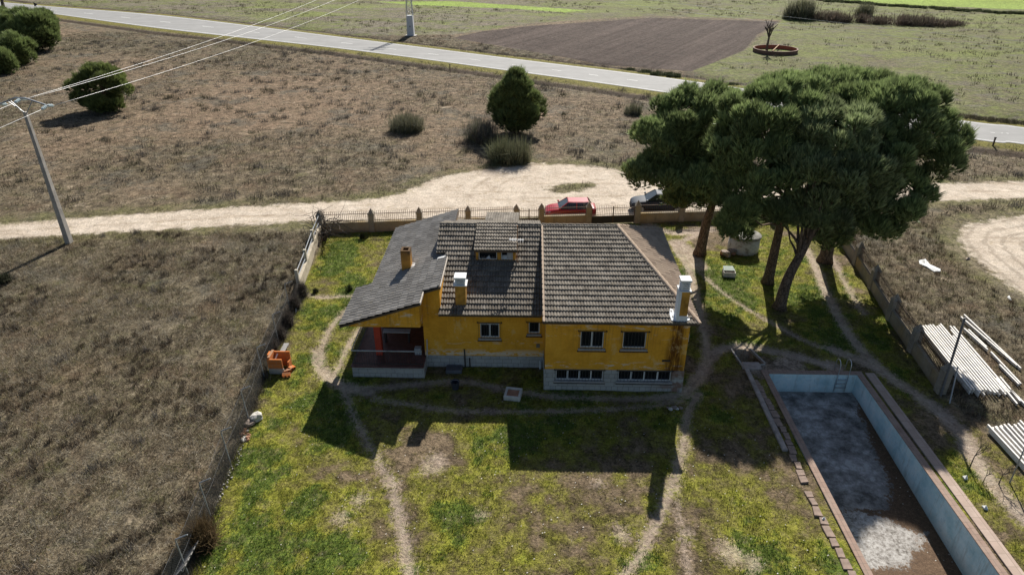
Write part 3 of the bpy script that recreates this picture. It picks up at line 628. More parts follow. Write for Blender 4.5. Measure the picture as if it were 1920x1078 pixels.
# rear slopes, seen only past the ridge
Lb = math.hypot(3.1, 1.56)
r_back = tile_roof('roof', (8.4, 39.5, 4.28), (-1, 0, 0), (0, -3.1, 1.56), [[(0, 0), (7.6, 0), (7.6, Lb), (3.23, Lb)]], HO, M_TILE, sub=2)
Lb2 = math.hypot(4.3, 1.6)
r_back2 = tile_roof('roof', (.8, 40.7, 4.24), (-1, 0, 0), (0, -4.3, 1.6), [[(0, 0), (5.85, 0), (5.85, Lb2), (0, Lb2)]], HO, M_TILE, sub=2)
# rear entrance canopy rising behind the ridge
O_C = (-.52, 41.4, 4.50); Lc = math.hypot(3.2, .58)
tile_roof('canopy_roof', O_C, (-1, 0, 0), (0, -3.2, .58), [[(0, 0), (2.1, 0), (2.1, Lc), (0, Lc)]], HO, M_TILE, gauge=.9, period=.16, amp=.035)
mb = MB()
for x in (-2.5, -.65): mb.box(x-.1, x+.1, 41.0, 41.2, -.2, 4.45)
mb.build('canopy_post', M_WALL, HO)
O_D = (DX0-.08, DY-.22, 5.53); Ld = math.hypot(2.87, .36); P_D = [[(0, 0), (2.36, 0), (2.36, Ld), (0, Ld)]]
tile_roof('dormer_roof', O_D, (1, 0, 0), (0, 2.87, .36), P_D, HO, M_TILE, gauge=.36)
mb = MB()
for a in ((O_R, (1, 0, 0), SR, P_R), (O_M, (1, 0, 0), SM, P_M), (O_W, U_W, S_W, P_W), (EF, UE, SE, P_E), (O_D, (1, 0, 0), (0, 2.87, .36), P_D), (O_C, (-1, 0, 0), (0, -3.2, .58), [[(0, 0), (2.1, 0), (2.1, Lc), (0, Lc)]])): deck(mb, *a)
mb.build('eaves_board', M_DARKBOARD, HO)
mb = MB(); caps(mb, (-5.05, 36.4, 5.84), (5.2, 36.4, 5.84)); mb.build('ridge_tiles', M_TILE, r_mid)
mb = MB(); caps(mb, RE+Vector((0, 0, .0)), EF+Vector((-.02, .02, .02)), .13, .42); caps(mb, RE, EB, .13, .42); mb.build('hip_tiles', M_TILE_E, r_east)
M_FASCIA = simple('pale_mortar_edge', (.40, .36, .31), .9, .25, 5)
mb = MB(); mb.bar((-4.38, 30.4, zw(-4.4)), (-4.38, 33.9, zw(-4.4)), .05, .12); mb.bar((-5.25, 29.2, zw(-5.25)), (-5.25, 30.4, zw(-5.25)), .05, .12); mb.build('verge_mortar', M_FASCIA, r_wing)
mb = MB(); mb.prism([(-4.95, 33.75, zw(-4.95)+.06), (-4.5, 33.85, zw(-4.5)+.06), (-4.5, 34.0, zw(-4.5)+.07), (-4.95, 34.05, zw(-4.95)+.07)], (0, 0, .02)); mb.build('flashing', M_WHITE, r_wing)
mb = MB(); mb.bar((.86, 28.2, 4.33), (.86, 36.4, 5.9), .10, .05); mb.build('verge_tiles', M_TILE_E, r_right)
# ---- chimneys (each on its roof)
def louvre_cap(x0, x1, y0, y1, z, par, n=4):
    mb = MB(); mb.box(x0-.08, x1+.08, y0-.08, y1+.08, z, z+.05)
    for k in range(n): zz = z+.05+k*.115; mb.box(x0+.0, x1-.0, y0+.0, y1-.0, zz+.035, zz+.10)
    for a in (x0+.03, x1-.09):
        for b in (y0+.03, y1-.09): mb.box(a, a+.06, b, b+.06, z+.05, z+.05+n*.115)
    mb.box(x0+.12, x1-.12, y0+.12, y1-.12, z+.05, z+.05+n*.115-.02)
    mb.box(x0-.04, x1+.04, y0-.04, y1+.04, z+.05+n*.115, z+.10+n*.115+.03); mb.build('chimney_cap', M_WHITE, par, .008)
mb = MB(); mb.box(-3.68, -3.14, 30.8, 31.35, 3.4, 4.86); ch = mb.build('chimney', M_CHIM, r_mid, .01); louvre_cap(-3.68, -3.14, 30.8, 31.35, 4.83, ch, 3)
mb = MB(); mb.box(7.24, 7.72, 28.34, 28.86, 4.18, 5.98); ch = mb.build('chimney', M_CHIM, r_right, .01)
mb = MB(); mb.box(7.21, 7.75, 28.31, 28.89, 4.16, 4.66); mb.box(7.215, 7.33, 28.32, 28.88, 4.66, 5.98)
mb.add([(7.0, 28.35, 4.40), (7.21, 28.3, 4.40), (7.21, 29.15, 4.56), (7.06, 29.2, 4.57), (6.98, 28.8, 4.48)], [(0, 1, 2, 3, 4)]); mb.add([(7.75, 28.35, 4.40), (7.92, 28.45, 4.40), (7.86, 28.9, 4.45), (7.75, 29.0, 4.47)], [(0, 1, 2, 3)])
mb.build('chimney_base', simple('blotched_whitewash', (.66, .68, .70), .8, .15, 5), ch)
louvre_cap(7.26, 7.70, 28.36, 28.84, 5.98, ch, 4)
M_CHIM2 = NT('sooty_chimney', .9); s_ = M_CHIM2.sep(M_CHIM2.pos())
M_CHIM2.col(M_CHIM2.mix(M_CHIM2.rng(M_CHIM2.ma('MULTIPLY_ADD', M_CHIM2.noise(3), .8, s_[2]), 5.0, 5.75, 0, .9), (.40, .20, .04), (.05, .032, .02))); M_CHIM2 = M_CHIM2.m
mb = MB()
for a, b, c, d in ((-6.95, -6.43, 33.75, 33.86), (-6.95, -6.43, 34.2, 34.31), (-6.95, -6.84, 33.86, 34.2), (-6.54, -6.43, 33.86, 34.2)): mb.box(a, b, c, d, 4.0, 5.36)
ch = mb.build('chimney', M_CHIM2, r_wing)
mb = MB(); mb.prism([(-6.43, 33.7, zw(-6.43)+.07), (-6.25, 33.75, zw(-6.25)+.07), (-6.25, 34.2, zw(-6.25)+.07), (-6.43, 34.3, zw(-6.43)+.07)], (0, 0, .02)); mb.build('flashing', M_WHITE, ch)
# ---- windows: frame, panes, bars, sill
def window(x0, x1, z0, z1, y, nbar, sash=2, shutter=0.0, sill=True, out=.09, ext=.07, frame=.05):
    yi = y+.13; mb = MB()
    for a, b, c, d in ((x0, x1, z0, z0+frame), (x0, x1, z1-frame, z1), (x0, x0+frame, z0+frame, z1-frame), (x1-frame, x1, z0+frame, z1-frame)): mb.box(a, b, yi-.05, yi, c, d)
    for k in range(1, sash): xx = x0+(x1-x0)*k/sash; mb.box(xx-.04, xx+.04, yi-.045, yi, z0+frame, z1-frame)
    f = mb.build('window', M_FRAME, HO)
    mb = MB(); mb.box(x0+.01, x1-.01, yi+.002, yi+.03, z0+.01, z1-.01); mb.build('pane', M_GLASS, f)
    if shutter: mb = MB(); mb.box(x0+frame, x1-frame, yi-.03, yi-.005, z1-frame-shutter, z1-frame); mb.build('shutter', M_SHUT, f)
    mb = MB(); yo = y-out
    for k in range(nbar): xx = x0-ext+(x1-x0+2*ext)*k/(nbar-1); mb.bar((xx, yo, z0-.17), (xx, yo, z1+.04), .014, .014)
    for z in (z0-.15, z1+.03): mb.bar((x0-ext-.08, yo, z), (x1+ext+.08, yo, z), .03, .03)
    for z in (z0-.15, z1+.03):
        for xx in (x0-ext-.04, x1+ext+.04): mb.bar((xx, yo, z), (xx, y+.01, z), .035, .035)
    mb.build('grille', M_BAR, f)
    if sill: mb = MB(); mb.box(x0-.1, x1+.1, y-.10, y+.10, z0-.10, z0-.002); mb.build('sill', M_SILL, f, .01)
    return f
window(*W_R[0][:2], *W_R[0][2:], 28.6, 9); window(*W_R[1][:2], *W_R[1][2:], 28.6, 9, 1)
window(*W_M[0][:2], *W_M[0][2:], 30.55, 9, 2, .14); window(*W_M[1][:2], *W_M[1][2:], 30.55, 5, 1)
for o_ in W_B: window(*o_, 28.57, 17, 4, 0, True, .06, .03, .04)
# dormer panes
mb = MB()
for a, b in ((DX0+.16, -1.64), (-1.40, DX1-.16)):
    for c, d, e, f_ in ((a, b, 4.91, 4.94), (a, b, 5.38, 5.42), (a, a+.03, 4.94, 5.38), (b-.03, b, 4.94, 5.38)): mb.box(c, d, DY+.03, DY+.07, e, f_)
fr = mb.build('dormer_window', M_FRAME, HO)
mb = MB(); mb.box(-1.08, DX1-.2, DY+.02, DY+.045, 4.94, 5.38); mb.build('shutter', M_SHUT, fr)
mb = MB(); mb.box(DX0+.16, -1.64, DY+.3, DY+.33, 4.6, 5.45); mb.box(-1.40, -1.1, DY+.3, DY+.33, 4.6, 5.45); mb.build('pane', M_GLASS, fr)
mb = MB(); mb.prism([(-2.25, DY+.08, 4.92), (-2.0, DY+.08, 4.92), (-2.08, DY+.2, 5.06)], (0, .05, 0)); mb.build('torn_curtain', M_WHITE, fr)
mb = MB(); mb.prism([(-1.38, DY+.08, 4.92), (-1.1, DY+.08, 4.92), (-1.08, DY+.2, 5.08), (-1.35, DY+.2, 5.08)], (0, .03, 0)); mb.build('torn_curtain', M_WHITE, fr)
# pipes, lamp, vent
mb = MB(); mb.tube([(.80, 30.44, 0), (.80, 30.46, .5)], .07, 10); mb.build('drainpipe', M_PIPE, HO)
mb = MB(); mb.tube([(-5.25, 30.47, 1.75), (-5.3, 30.45, .7)], .03, 8); mb.build('drainpipe', M_PIPE, HO)
mb = MB(); mb.tube([(-3.3, 30.50, 1.15), (-3.28, 30.47, 1.05), (-3.27, 30.47, .05)], .035, 8); mb.build('hose', M_BAR, HO)
mb = MB(); mb.tube([(-3.02, 30.47, .6), (-3.02, 30.47, .02)], .03, 8); mb.build('hose', M_BAR, HO)
mb = MB(); mb.box(.56, .74, 30.50, 30.56, 1.3, 1.52); mb.build('meter_box', simple('meter_grey', (.16, .15, .12), .7), HO)
mb = MB(); mb.box(8.02, 8.32, 29.6, 30.3, 2.35, 2.85); ac = mb.build('air_conditioner', M_WHITE, HO, .02)
mb = MB(); mb.tube([(8.32, 29.95, 2.6), (8.335, 29.95, 2.6)], .2, 16); mb.build('fan_grille', M_BAR, ac)
mb = MB(); mb.box(7.66, 7.82, 28.45, 28.62, 4.02, 4.16); mb.build('eave_lamp', M_WHITE, HO, .02)
mb = MB(); mb.box(6.85, 7.25, 28.55, 28.62, 1.86, 1.94); mb.build('vent_slot', M_BAR, HO)
# aerial on the dormer
M_RUST = simple('rusty_metal', (.30, .13, .05), .8, .35, 6)
AE = thing('aerial', (-.52, 33.6, 4.7), 'thin rusty television aerial mast with pale crossbar beside the roof dormer', 'aerial')
mb = MB(); mb.tube([(-.52, 33.6, 4.68), (-.52, 33.6, 7.0)], .025, 6); mb.tube([(-.52, 33.6, 4.85), (-.60, 33.72, 5.3)], .02, 6); mb.build('mast', M_RUST, AE)
mb = MB(); mb.bar((-.95, 33.55, 6.2), (-.18, 33.72, 6.12), .05, .04)
for k in range(6): x = -.92+.14*k; mb.bar((x, 33.4, 6.2-.015*k), (x, 33.85, 6.2-.015*k), .012, .012)
mb.build('crossbar', M_WHITE, AE)
# ------------------------------------------------------------------ boundary walls, railings, gates
def cwall_mat():
    t = NT('cement_render', .95, .1); P = t.pos(); s = t.sep(P); f = t.noise(1.2, P, 6, .7)
    c = t.ramp(f, (.3, (.21, .175, .125)), (.55, (.30, .255, .19)), (.75, (.36, .32, .25)))
    c = t.mix(t.rng(t.noise(.45, P, 4), .5, .65, 0, .55), c, (.34, .23, .09))
    c = t.mix(t.ma('MULTIPLY', t.rng(s[2], .35, .0), .5), c, (.12, .10, .07))
    c = t.mix(t.rng(t.noise(1.5, t.scale(P, (4, 4, .4)), 4), .58, .72, 0, .5), c, (.11, .10, .085)); t.col(c); t.bump(t.noise(14, P, 4), .4, .02); return t.m
M_CW = cwall_mat()
def pillar_mat():
    t = NT('pillar_brick', .95, .1); P = t.pos(); s = t.sep(P); b = t.n('TexBrick')
    t.put(b.inputs['Vector'], t.comb(t.ma('ADD', s[0], s[1]), s[2], 0.0)); b.inputs['Scale'].default_value = 1
    b.inputs['Brick Width'].default_value = .3; b.inputs['Row Height'].default_value = .085; b.inputs['Mortar Size'].default_value = .012
    b.inputs['Color1'].default_value = (.31, .27, .215, 1); b.inputs['Color2'].default_value = (.24, .21, .17, 1); b.inputs['Mortar'].default_value = (.16, .14, .115, 1)
    t.col(t.mix(t.rng(t.noise(2, P, 6, .7), .4, .7, 0, .6), b.outputs[0], (.35, .32, .28))); t.bump(b.outputs[1], -.4, .01); return t.m
M_PIL = pillar_mat()
M_IRON = simple('rusty_iron', (.10, .066, .045), .75, .35, 5)
def pillar(par, x, y, hh=1.42, w=.42, cap=.48, zb=-.3):
    mb = MB(); mb.box(x-w/2, x+w/2, y-w/2, y+w/2, zb, hh); a = w/2+.03
    mb.add([(x-a, y-a, hh), (x+a, y-a, hh), (x+a, y+a, hh), (x-a, y+a, hh), (x, y, hh+cap), (x-a, y-a, hh+.04), (x+a, y-a, hh+.04), (x+a, y+a, hh+.04), (x-a, y+a, hh+.04)],
           [(3, 2, 1, 0), (0, 1, 6, 5), (1, 2, 7, 6), (2, 3, 8, 7), (3, 0, 5, 8), (5, 6, 4), (6, 7, 4), (7, 8, 4), (8, 5, 4)])
    return mb.build('pillar', M_PIL, par)
def rail_panel(par, a, b, z0, z1, gap=.145, name='railing', lean=(0, 0)):
    a = Vector((*a, 0)); b = Vector((*b, 0)); L = (b-a).length; n = max(2, int(L/gap)); mb = MB()
    for k in range(1, n):
        p = a+(b-a)*k/n; mb.bar((p.x, p.y, z0), (p.x+lean[0], p.y+lean[1], z1), .022, .022)
        q = Vector((p.x+lean[0], p.y+lean[1], z1)); mb.add([q+Vector((-.022, 0, 0)), q+Vector((.022, 0, 0)), q+Vector((0, 0, .09))], [(0, 1, 2)])
    for f in (.14, .80):
        z = z0+(z1-z0)*f; o = Vector((lean[0]*f, lean[1]*f, z)); mb.bar(a+o, b+o, .035, .04)
    return mb.build(name, M_IRON, par)
def wall_run(name, pts, label, h=.80, th=.26, pil=True, rails=True, ph=1.42, rz=1.62, first=True, last=True, lean=(0, 0)):
    """pts: pillar centres (x, y)"""
    o = thing(name, (*pts[0], 0), label, 'wall'); mb = MB()
    for a, b in zip(pts[:-1], pts[1:]):
        A_, B_ = Vector((*a, h/2-.2)), Vector((*b, h/2-.2)); d = (B_-A_).normalized(); mb.bar(A_+d*.2, B_-d*.2, th, h+.4)
    mb.build('wall_base', M_CW, o)
    for i, p in enumerate(pts):
        if (i == 0 and not first) or (i == len(pts)-1 and not last): continue
        pillar(o, *p, ph)
    if rails:
        for a, b in zip(pts[:-1], pts[1:]): rail_panel(o, a, b, h-.02, rz, lean=lean)
    return o
fy = lambda x: 48.15+.104*(x+15.75)
PT = [(x, fy(x)) for x in (-15.9, -12.0, -8.35, -4.6, -.85, 1.12, 4.85, 8.75, 12.3, 16.1, 19.9, 24.0)]
wall_run('boundary_wall', PT[0:5], 'low cement wall with pointed pillars and iron railing beside the dirt track, running left of the small gate')
wall_run('boundary_wall', PT[5:7], 'short wall section with two pointed pillars in front of the red car')
wall_run('boundary_wall', PT[7:], 'low ochre wall with pointed pillars and railing in front of the dark car, running under the pines')
RW = [(24.0, fy(24)), (23.55, 47.3), (23.1, 43.5), (22.62, 39.9), (22.05, 36.0), (21.72, 32.6), (21.30, 28.85)]
wall_run('boundary_wall', RW, 'long stained wall with six grey pillars and leaning railing on the right side of the yard', h=.78, ph=1.35, first=False)
LW = [(-15.9, fy(-15.9)), (-15.55, 44.9), (-15.1, 41.6), (-14.75, 38.6)]
lw = thing('boundary_wall', (*LW[0], 0), 'short pale wall on the left of the yard with thin posts and metal tubes on top', 'wall'); mb = MB()
for a, b in zip(LW[:-1], LW[1:]): mb.bar((*a, .25), (*b, .25), .22, 1.1)
mb.build('wall_base', simple('pale_cement', (.38, .33, .25), .95, .25, 2), lw)
M_POSTC = simple('pale_concrete_post', (.46, .42, .34), .9, .2, 3)
for x, y in LW[1:]: mb = MB(); mb.bar((x, y, -.2), (x, y, 1.65), .2, .2); mb.build('post', M_POSTC, lw, .02)
M_STEEL = simple('galvanised_steel', (.30, .315, .33), .5, .2, 5, .5, .3)
for a, b in zip(LW[:-1], LW[1:]):
    mb = MB()
    for z in (1.05, 1.5): mb.tube([(a[0], a[1], z), (b[0], b[1], z)], .03, 6)
    mb.build('rail_tube', M_STEEL, lw)
def gate(name, a, b, label, n, zb=.62, zt=1.55):
    o = thing(name, ((a[0]+b[0])/2, (a[1]+b[1])/2, 0), label, 'gate'); a = Vector((*a, 0)); b = Vector((*b, 0)); d = (b-a).normalized(); a += d*.24; b -= d*.24
    for k in range(n):
        p = a+(b-a)*(k/n)+d*.02; q = a+(b-a)*((k+1)/n)-d*.02; mb = MB()
        mb.bar(p+Vector((0, 0, .33)), q+Vector((0, 0, .33)), .04, .58); leaf = mb.build('gate_leaf', M_BAR, o); mb = MB()
        for e in (p, q): mb.bar(e+Vector((0, 0, .05)), e+Vector((0, 0, zt-.1)), .05, .05)
        for z in (.64, .78, 1.30): mb.bar(p+Vector((0, 0, z)), q+Vector((0, 0, z)), .035, .035)
        m_ = int((q-p).length/.14)
        for i in range(1, m_): r = p+(q-p)*i/m_; mb.bar(r+Vector((0, 0, .62)), r+Vector((0, 0, zt)), .02, .02)
        mb.build('gate_bars', M_IRON, leaf)
    return o
gate('gate', PT[4], PT[5], 'narrow iron pedestrian gate with dark lower panel between two pointed pillars', 2)
gate('gate', PT[6], PT[7], 'wide double iron gate with dark lower panels between the two cars', 2)

# ------------------------------------------------------------------ chain link fence on the left
CL = [(-14.6, 36.2), (-14.15, 32.6), (-13.86, 29.3), (-13.34, 25.69), (-13.10, 22.75), (-12.72, 19.68), (-12.40, 16.9), (-12.1, 13.6)]
fe = thing('chain_link_fence', (*CL[2], 0), 'wire mesh fence with bent top posts between dry field and green yard', 'fence')
for i, (x, y) in enumerate(CL):
    mb = MB(); lean = (-.12, .05)
    mb.tube([(x, y, -.2), (x+lean[0]*.9, y+lean[1], 1.75), (x+lean[0]+.02, y+.06, 1.85), (x+.34, y+.14, 2.02)], .025, 7); mb.build('post', M_STEEL, fe)
mb = MB()
for (ax, ay), (bx, by) in zip(CL[:-1], CL[1:]):
    L = math.hypot(bx-ax, by-ay); n = int(L/.085); Hh = 1.7; sag = random.uniform(.0, .3)
    def P_(u, z):
        zz = z*(1-.35*sag*sin(pi*min(max(u/L, 0), 1))); lx = -.10*z/1.7+.12*sin(3*u+z)*sag
        return (ax+(bx-ax)*u/L+lx, ay+(by-ay)*u/L, zz)
    for k in range(-int(Hh/.085), n+1):
        for s_ in (1, -1):
            u0 = k*.085 if s_ > 0 else (k*.085+Hh); u1 = u0+s_*Hh; z0, z1 = 0, Hh
            lo, hi = min(u0, u1), max(u0, u1)
            if hi <= 0 or lo >= L: continue
            def clip(u, z, uo, zo):
                if u < 0: t_ = (0-uo)/(u-uo); return 0, zo+(z-zo)*t_
                if u > L: t_ = (L-uo)/(u-uo); return L, zo+(z-zo)*t_
                return u, z
            a_ = clip(u0, z0, u1, z1); b_ = clip(u1, z1, *((u0, z0)))
            p, q = P_(*a_), P_(*b_)
            o_ = len(mb.v); r = .0028
            for pt in (p, q): mb.v += [(pt[0], pt[1]-r, pt[2]-r), (pt[0], pt[1]+r, pt[2]-r), (pt[0], pt[1], pt[2]+r)]
            mb.f += [(o_, o_+1, o_+4, o_+3), (o_+1, o_+2, o_+5, o_+4), (o_+2, o_, o_+3, o_+5)]
    for z in (.05, 1.0, 1.7): mb.tube([P_(L*k/6, z) for k in range(7)], .006, 4)
mb.build('wire_mesh', simple('grey_wire', (.075, .078, .08), .7, .2), fe, recalc=False)

# ------------------------------------------------------------------ utility pole, lattice pylon, wires
M_CONC = simple('weathered_concrete', (.32, .30, .27), .9, .25, 2, bump=.01)
px_, py_ = -34.32, 45.83
PO = thing('utility_pole', (px_, py_, 0), 'tall concrete utility pole with a wide crossarm and glass insulators beside the dirt track', 'utility pole')
mb = MB(); o_ = 0
for z0, z1, w0, w1 in ((-.3, 2.6, .46, .40), (2.6, 9.8, .40, .24)):
    vs = []
    for z, w_ in ((z0, w0), (z1, w1)):
        for i, j in ((-1, -1), (1, -1), (1, 1), (-1, 1)): vs.append((px_+i*w_*.42, py_+j*w_*.55, z))
    mb.add(vs, [(3, 2, 1, 0), (4, 5, 6, 7), (0, 1, 5, 4), (1, 2, 6, 5), (2, 3, 7, 6), (3, 0, 4, 7)])
mb.build('shaft', M_CONC, PO, .03)
arm = [(px_-1.75, py_, 10.25), (px_-1.35, py_, 10.38), (px_-.35, py_, 10.72), (px_+.35, py_, 10.70), (px_+1.72, py_, 10.22)]
mb = MB(); mb.tube(arm, .055, 6)
mb.bar((px_-.75, py_, 10.55), (px_, py_+.05, 9.55), .05, .05); mb.bar((px_+.75, py_, 10.52), (px_, py_-.05, 9.55), .05, .05); mb.bar((px_, py_, 9.7), (px_-.95, py_, 10.5), .04, .04)
mb.build('crossarm', M_STEEL, PO)
M_INS = NT('glass_insulator', .15, .6).col((.62, .70, .70)).m
TP = Vector((-24.2, 146.9, 0)); ends = []
dirw = (Vector((TP.x, TP.y, 0))-Vector((px_, py_, 0))).normalized()
for x, z in ((-1.55, 10.30), (-.02, 10.66), (1.66, 10.22)):
    for s_ in (1, -1):
        mb = MB(); a = Vector((px_+x, py_, z))
        for k in range(3):
            c = a+dirw*s_*(.14+.15*k)+Vector((0, 0, -.03*k-.06)); mb.tube([c-dirw*.05, c, c+dirw*.05], [.05, .13, .05], 10)
        mb.tube([a, a+dirw*s_*.6+Vector((0, 0, -.14))], .025, 6); mb.build('insulator', M_INS, PO, smooth_=True)
    ends.append(a)
# pylon by the road
PY = thing('lattice_pylon', (TP.x, TP.y, 0), 'steel lattice pylon on a pale clad base standing beyond the asphalt road', 'pylon')
mb = MB(); b0, b1, zc = .70, .62, 3.9
mb.add([(TP.x+i*b, TP.y+j*b, z) for z, b in ((-.2, b0), (zc, b1)) for i, j in ((-1, -1), (1, -1), (1, 1), (-1, 1))], [(3, 2, 1, 0), (4, 5, 6, 7), (0, 1, 5, 4), (1, 2, 6, 5), (2, 3, 7, 6), (3, 0, 4, 7)])
mb.build('base_cladding', simple('pale_cladding', (.52, .53, .55), .6, .1, 1), PY)
mb = MB(); mb.box(TP.x-.14, TP.x+.14, TP.y-b0-.03, TP.y-b0+.06, 1.7, 2.0); mb.build('warning_plate', M_SILL, PY)
mb = MB(); mb.box(TP.x-1.1, TP.x+1.1, TP.y-1.1, TP.y+1.1, -.3, .12); mb.build('footing', M_CONC, PY)
mb = MB(); zt = 14.0
def leg_at(z, i, j): b = b1+(.18-b1)*(z-zc)/(zt-zc); return Vector((TP.x+i*b, TP.y+j*b, z))
for i, j in ((-1, -1), (1, -1), (1, 1), (-1, 1)): mb.bar(leg_at(zc, i, j), leg_at(zt, i, j), .1, .1)
nz = 13
for k in range(nz):
    za = zc+(zt-zc)*k/nz; zb = zc+(zt-zc)*(k+1)/nz
    for (i, j), (i2, j2) in (((-1, -1), (1, -1)), ((1, -1), (1, 1)), ((1, 1), (-1, 1)), ((-1, 1), (-1, -1))):
        mb.bar(leg_at(za, i, j), leg_at(zb, i2, j2), .05, .05); mb.bar(leg_at(zb, i, j), leg_at(zb, i2, j2), .05, .05)
mb.build('lattice', M_STEEL, PY)
mb = MB()
for z, w_ in ((13.1, 1.9), (11.6, 1.9)):
    for s_ in (-1, 1): mb.bar((TP.x-w_, TP.y+s_*.15, z), (TP.x+w_, TP.y+s_*.15, z), .09, .09)
mb.build('crossarm', M_STEEL, PY)
M_WIRE = NT('bare_wire', .35, .6).col((.72, .72, .70)).m
def wire(label, a, b, sag, r=.013, group=None):
    a, b = Vector(a), Vector(b); N_ = 40; pts = []
    for k in range(N_+1):
        t = k/N_; p = a.lerp(b, t); p.z -= sag*4*t*(1-t); pts.append(p)
    mb = MB(); mb.tube(pts, r, 5); o = mb.build('power_line', M_WIRE, None, smooth_=True); tag(o, label, 'wire', group); return o
for (e, ty, lab) in zip(ends, ((-1.8, 14.0), (.2, 13.2), (1.8, 12.2)), ('left', 'middle', 'right')):
    p = e+dirw*.62+Vector((0, 0, -.14))
    wire('%s of the three pale power lines rising from the utility pole to the pylon' % {'left': 'upper', 'middle': 'middle', 'right': 'lower'}[lab], p, (TP.x+ty[0], TP.y, ty[1]), 1.3)
    q = e-dirw*.62+Vector((0, 0, -.14)); far = q-dirw*55+Vector((-1.0, 0, -.5))
    wire('power line leaving the %s end of the pole crossarm towards the left edge' % lab if lab != 'middle' else 'power line leaving the centre of the pole crossarm towards the left edge', q, far, .9)
for k, (dy, lab) in enumerate(((0, 'upper'), (3, 'lower'))):
    wire('%s of the two thin wires crossing above the ploughed field' % lab, (TP.x+1.8, TP.y, 13.0-1.4*k), atY(2350, 118+14*k, 96), 1.2, .014)

# ------------------------------------------------------------------ swimming pool
def pool_wall_mat():
    t = NT('flaking_pool_paint', .8, .25); P = t.pos(); f = t.noise(1.2, P, 6, .7)
    c = t.ramp(f, (.34, (.34, .52, .57)), (.5, (.50, .65, .69)), (.66, (.66, .745, .76)))
    c = t.mix(t.rng(t.noise(4, t.scale(P, (1, 1, 2.2)), 6, .75), .56, .64, 0, .7), c, (.62, .62, .56))
    c = t.mix(t.rng(t.noise(2.4, P, 5, .7), .60, .68, 0, .45), c, (.18, .38, .48))
    c = t.mix(t.rng(t.noise(1.5, t.scale(P, (2.5, 2.5, .3)), 5, .75), .54, .68, 0, .5), c, (.23, .27, .26))
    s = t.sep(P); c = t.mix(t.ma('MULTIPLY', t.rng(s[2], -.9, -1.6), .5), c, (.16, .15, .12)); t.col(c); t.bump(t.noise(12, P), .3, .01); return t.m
M_POOL = pool_wall_mat()
ax0, ax1, ay0, ay1 = POOL
zfl = lambda y: -1.12-.85*np.clip((29.5-y)/14.0, 0, 1)
PL = thing('swimming_pool', ((ax0+ax1)/2, 20, 0), 'empty rectangular swimming pool with flaking pale blue walls and a dirty floor', 'swimming pool')
mb = MB()
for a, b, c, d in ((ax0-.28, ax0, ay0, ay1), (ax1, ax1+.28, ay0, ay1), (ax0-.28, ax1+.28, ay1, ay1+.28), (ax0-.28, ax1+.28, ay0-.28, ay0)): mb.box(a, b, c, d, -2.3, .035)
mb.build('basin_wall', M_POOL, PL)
# floor with the stain outlines as distances
nx_, ny_ = 60, 330; X2, Y2 = np.meshgrid(np.linspace(ax0, ax1, nx_), np.linspace(ay0, ay1, ny_)); xx, yy = X2.ravel(), Y2.ravel(); zz = zfl(yy)
def GF(*p):
    out = []
    for a, b in p:
        z = -1.3
        for _ in range(6): q = G(a, b, z); z = float(zfl(q[1]))
        out.append(q)
    return out
grey = GF((1400, 720), (1603, 728), (1612, 770), (1622, 800), (1640, 850), (1664, 885), (1668, 930), (1660, 954), (1625, 956), (1575, 957), (1500, 960))
pale = GF((1560, 962), (1610, 958), (1640, 962), (1660, 975), (1700, 988), (1738, 998), (1722, 1030), (1705, 1055), (1660, 1063), (1632, 1063), (1560, 1040))
me = bpy.data.meshes.new('basin_floor'); me.vertices.add(len(xx)); me.vertices.foreach_set('co', (np.stack([xx-PL.location.x, yy-PL.location.y, zz], 1)).astype(np.float32).ravel())
j2, i2 = np.divmod(np.arange((nx_-1)*(ny_-1)), nx_-1); q = np.stack([j2*nx_+i2, j2*nx_+i2+1, (j2+1)*nx_+i2+1, (j2+1)*nx_+i2], 1).astype(np.int32)
me.loops.add(q.size); me.loops.foreach_set('vertex_index', q.ravel()); me.polygons.add(len(q)); me.polygons.foreach_set('loop_start', np.arange(0, q.size, 4, dtype=np.int32)); me.update(calc_edges=True)
for nm, v in (('grey', poly_sd(xx, yy, grey)), ('pale', poly_sd(xx, yy, pale))):
    a = me.attributes.new(nm, 'FLOAT', 'POINT'); a.data.foreach_set('value', v.astype(np.float32))
t = NT('dirty_pool_floor', .85, .3); P = t.pos(); n1 = t.noise(1.0, P, 7, .75); n2 = t.noise(6, P, 5, .75); n3 = t.noise(22, P, 4, .7)
deb = t.ramp(t.ma('ADD', t.ma('MULTIPLY', n2, .5), t.ma('MULTIPLY', n3, .5)), (.32, (.040, .026, .016)), (.5, (.105, .062, .034)), (.68, (.19, .125, .075)))
deb = t.mix(t.rng(t.vor(3.2, P), .10, .05, 0, .9), deb, (.55, .53, .48))
gre = t.ramp(n1, (.38, (.085, .078, .070)), (.46, (.18, .168, .152)), (.54, (.27, .255, .235)), (.62, (.42, .40, .375)))
gre = t.mix(t.rng(t.noise(1.6, t.scale(P, (.5, 2.6, 1)), 6, .75), .58, .72, 0, .75), gre, (.40, .40, .39))
gre = t.mix(t.rng(n2, .55, .7, 0, .4), gre, (.05, .055, .06))
pal = t.ramp(t.ma('ADD', t.ma('MULTIPLY', n2, .6), t.ma('MULTIPLY', t.noise(1.7, P, 6, .75), .4)), (.38, (.09, .078, .064)), (.46, (.23, .21, .188)), (.55, (.40, .378, .35)), (.68, (.52, .50, .47)))
def msk(d, amp, wd): return t.rng(t.ma('MULTIPLY_ADD', t.ma('SUBTRACT', t.ma('ADD', t.ma('MULTIPLY', n1, .5), t.ma('MULTIPLY', n2, .5)), .5), amp, d), wd, -wd)
c = t.mix(msk(t.attr('grey'), 3.0, .06), deb, gre); c = t.mix(msk(t.attr('pale'), 3.4, .07), c, pal)
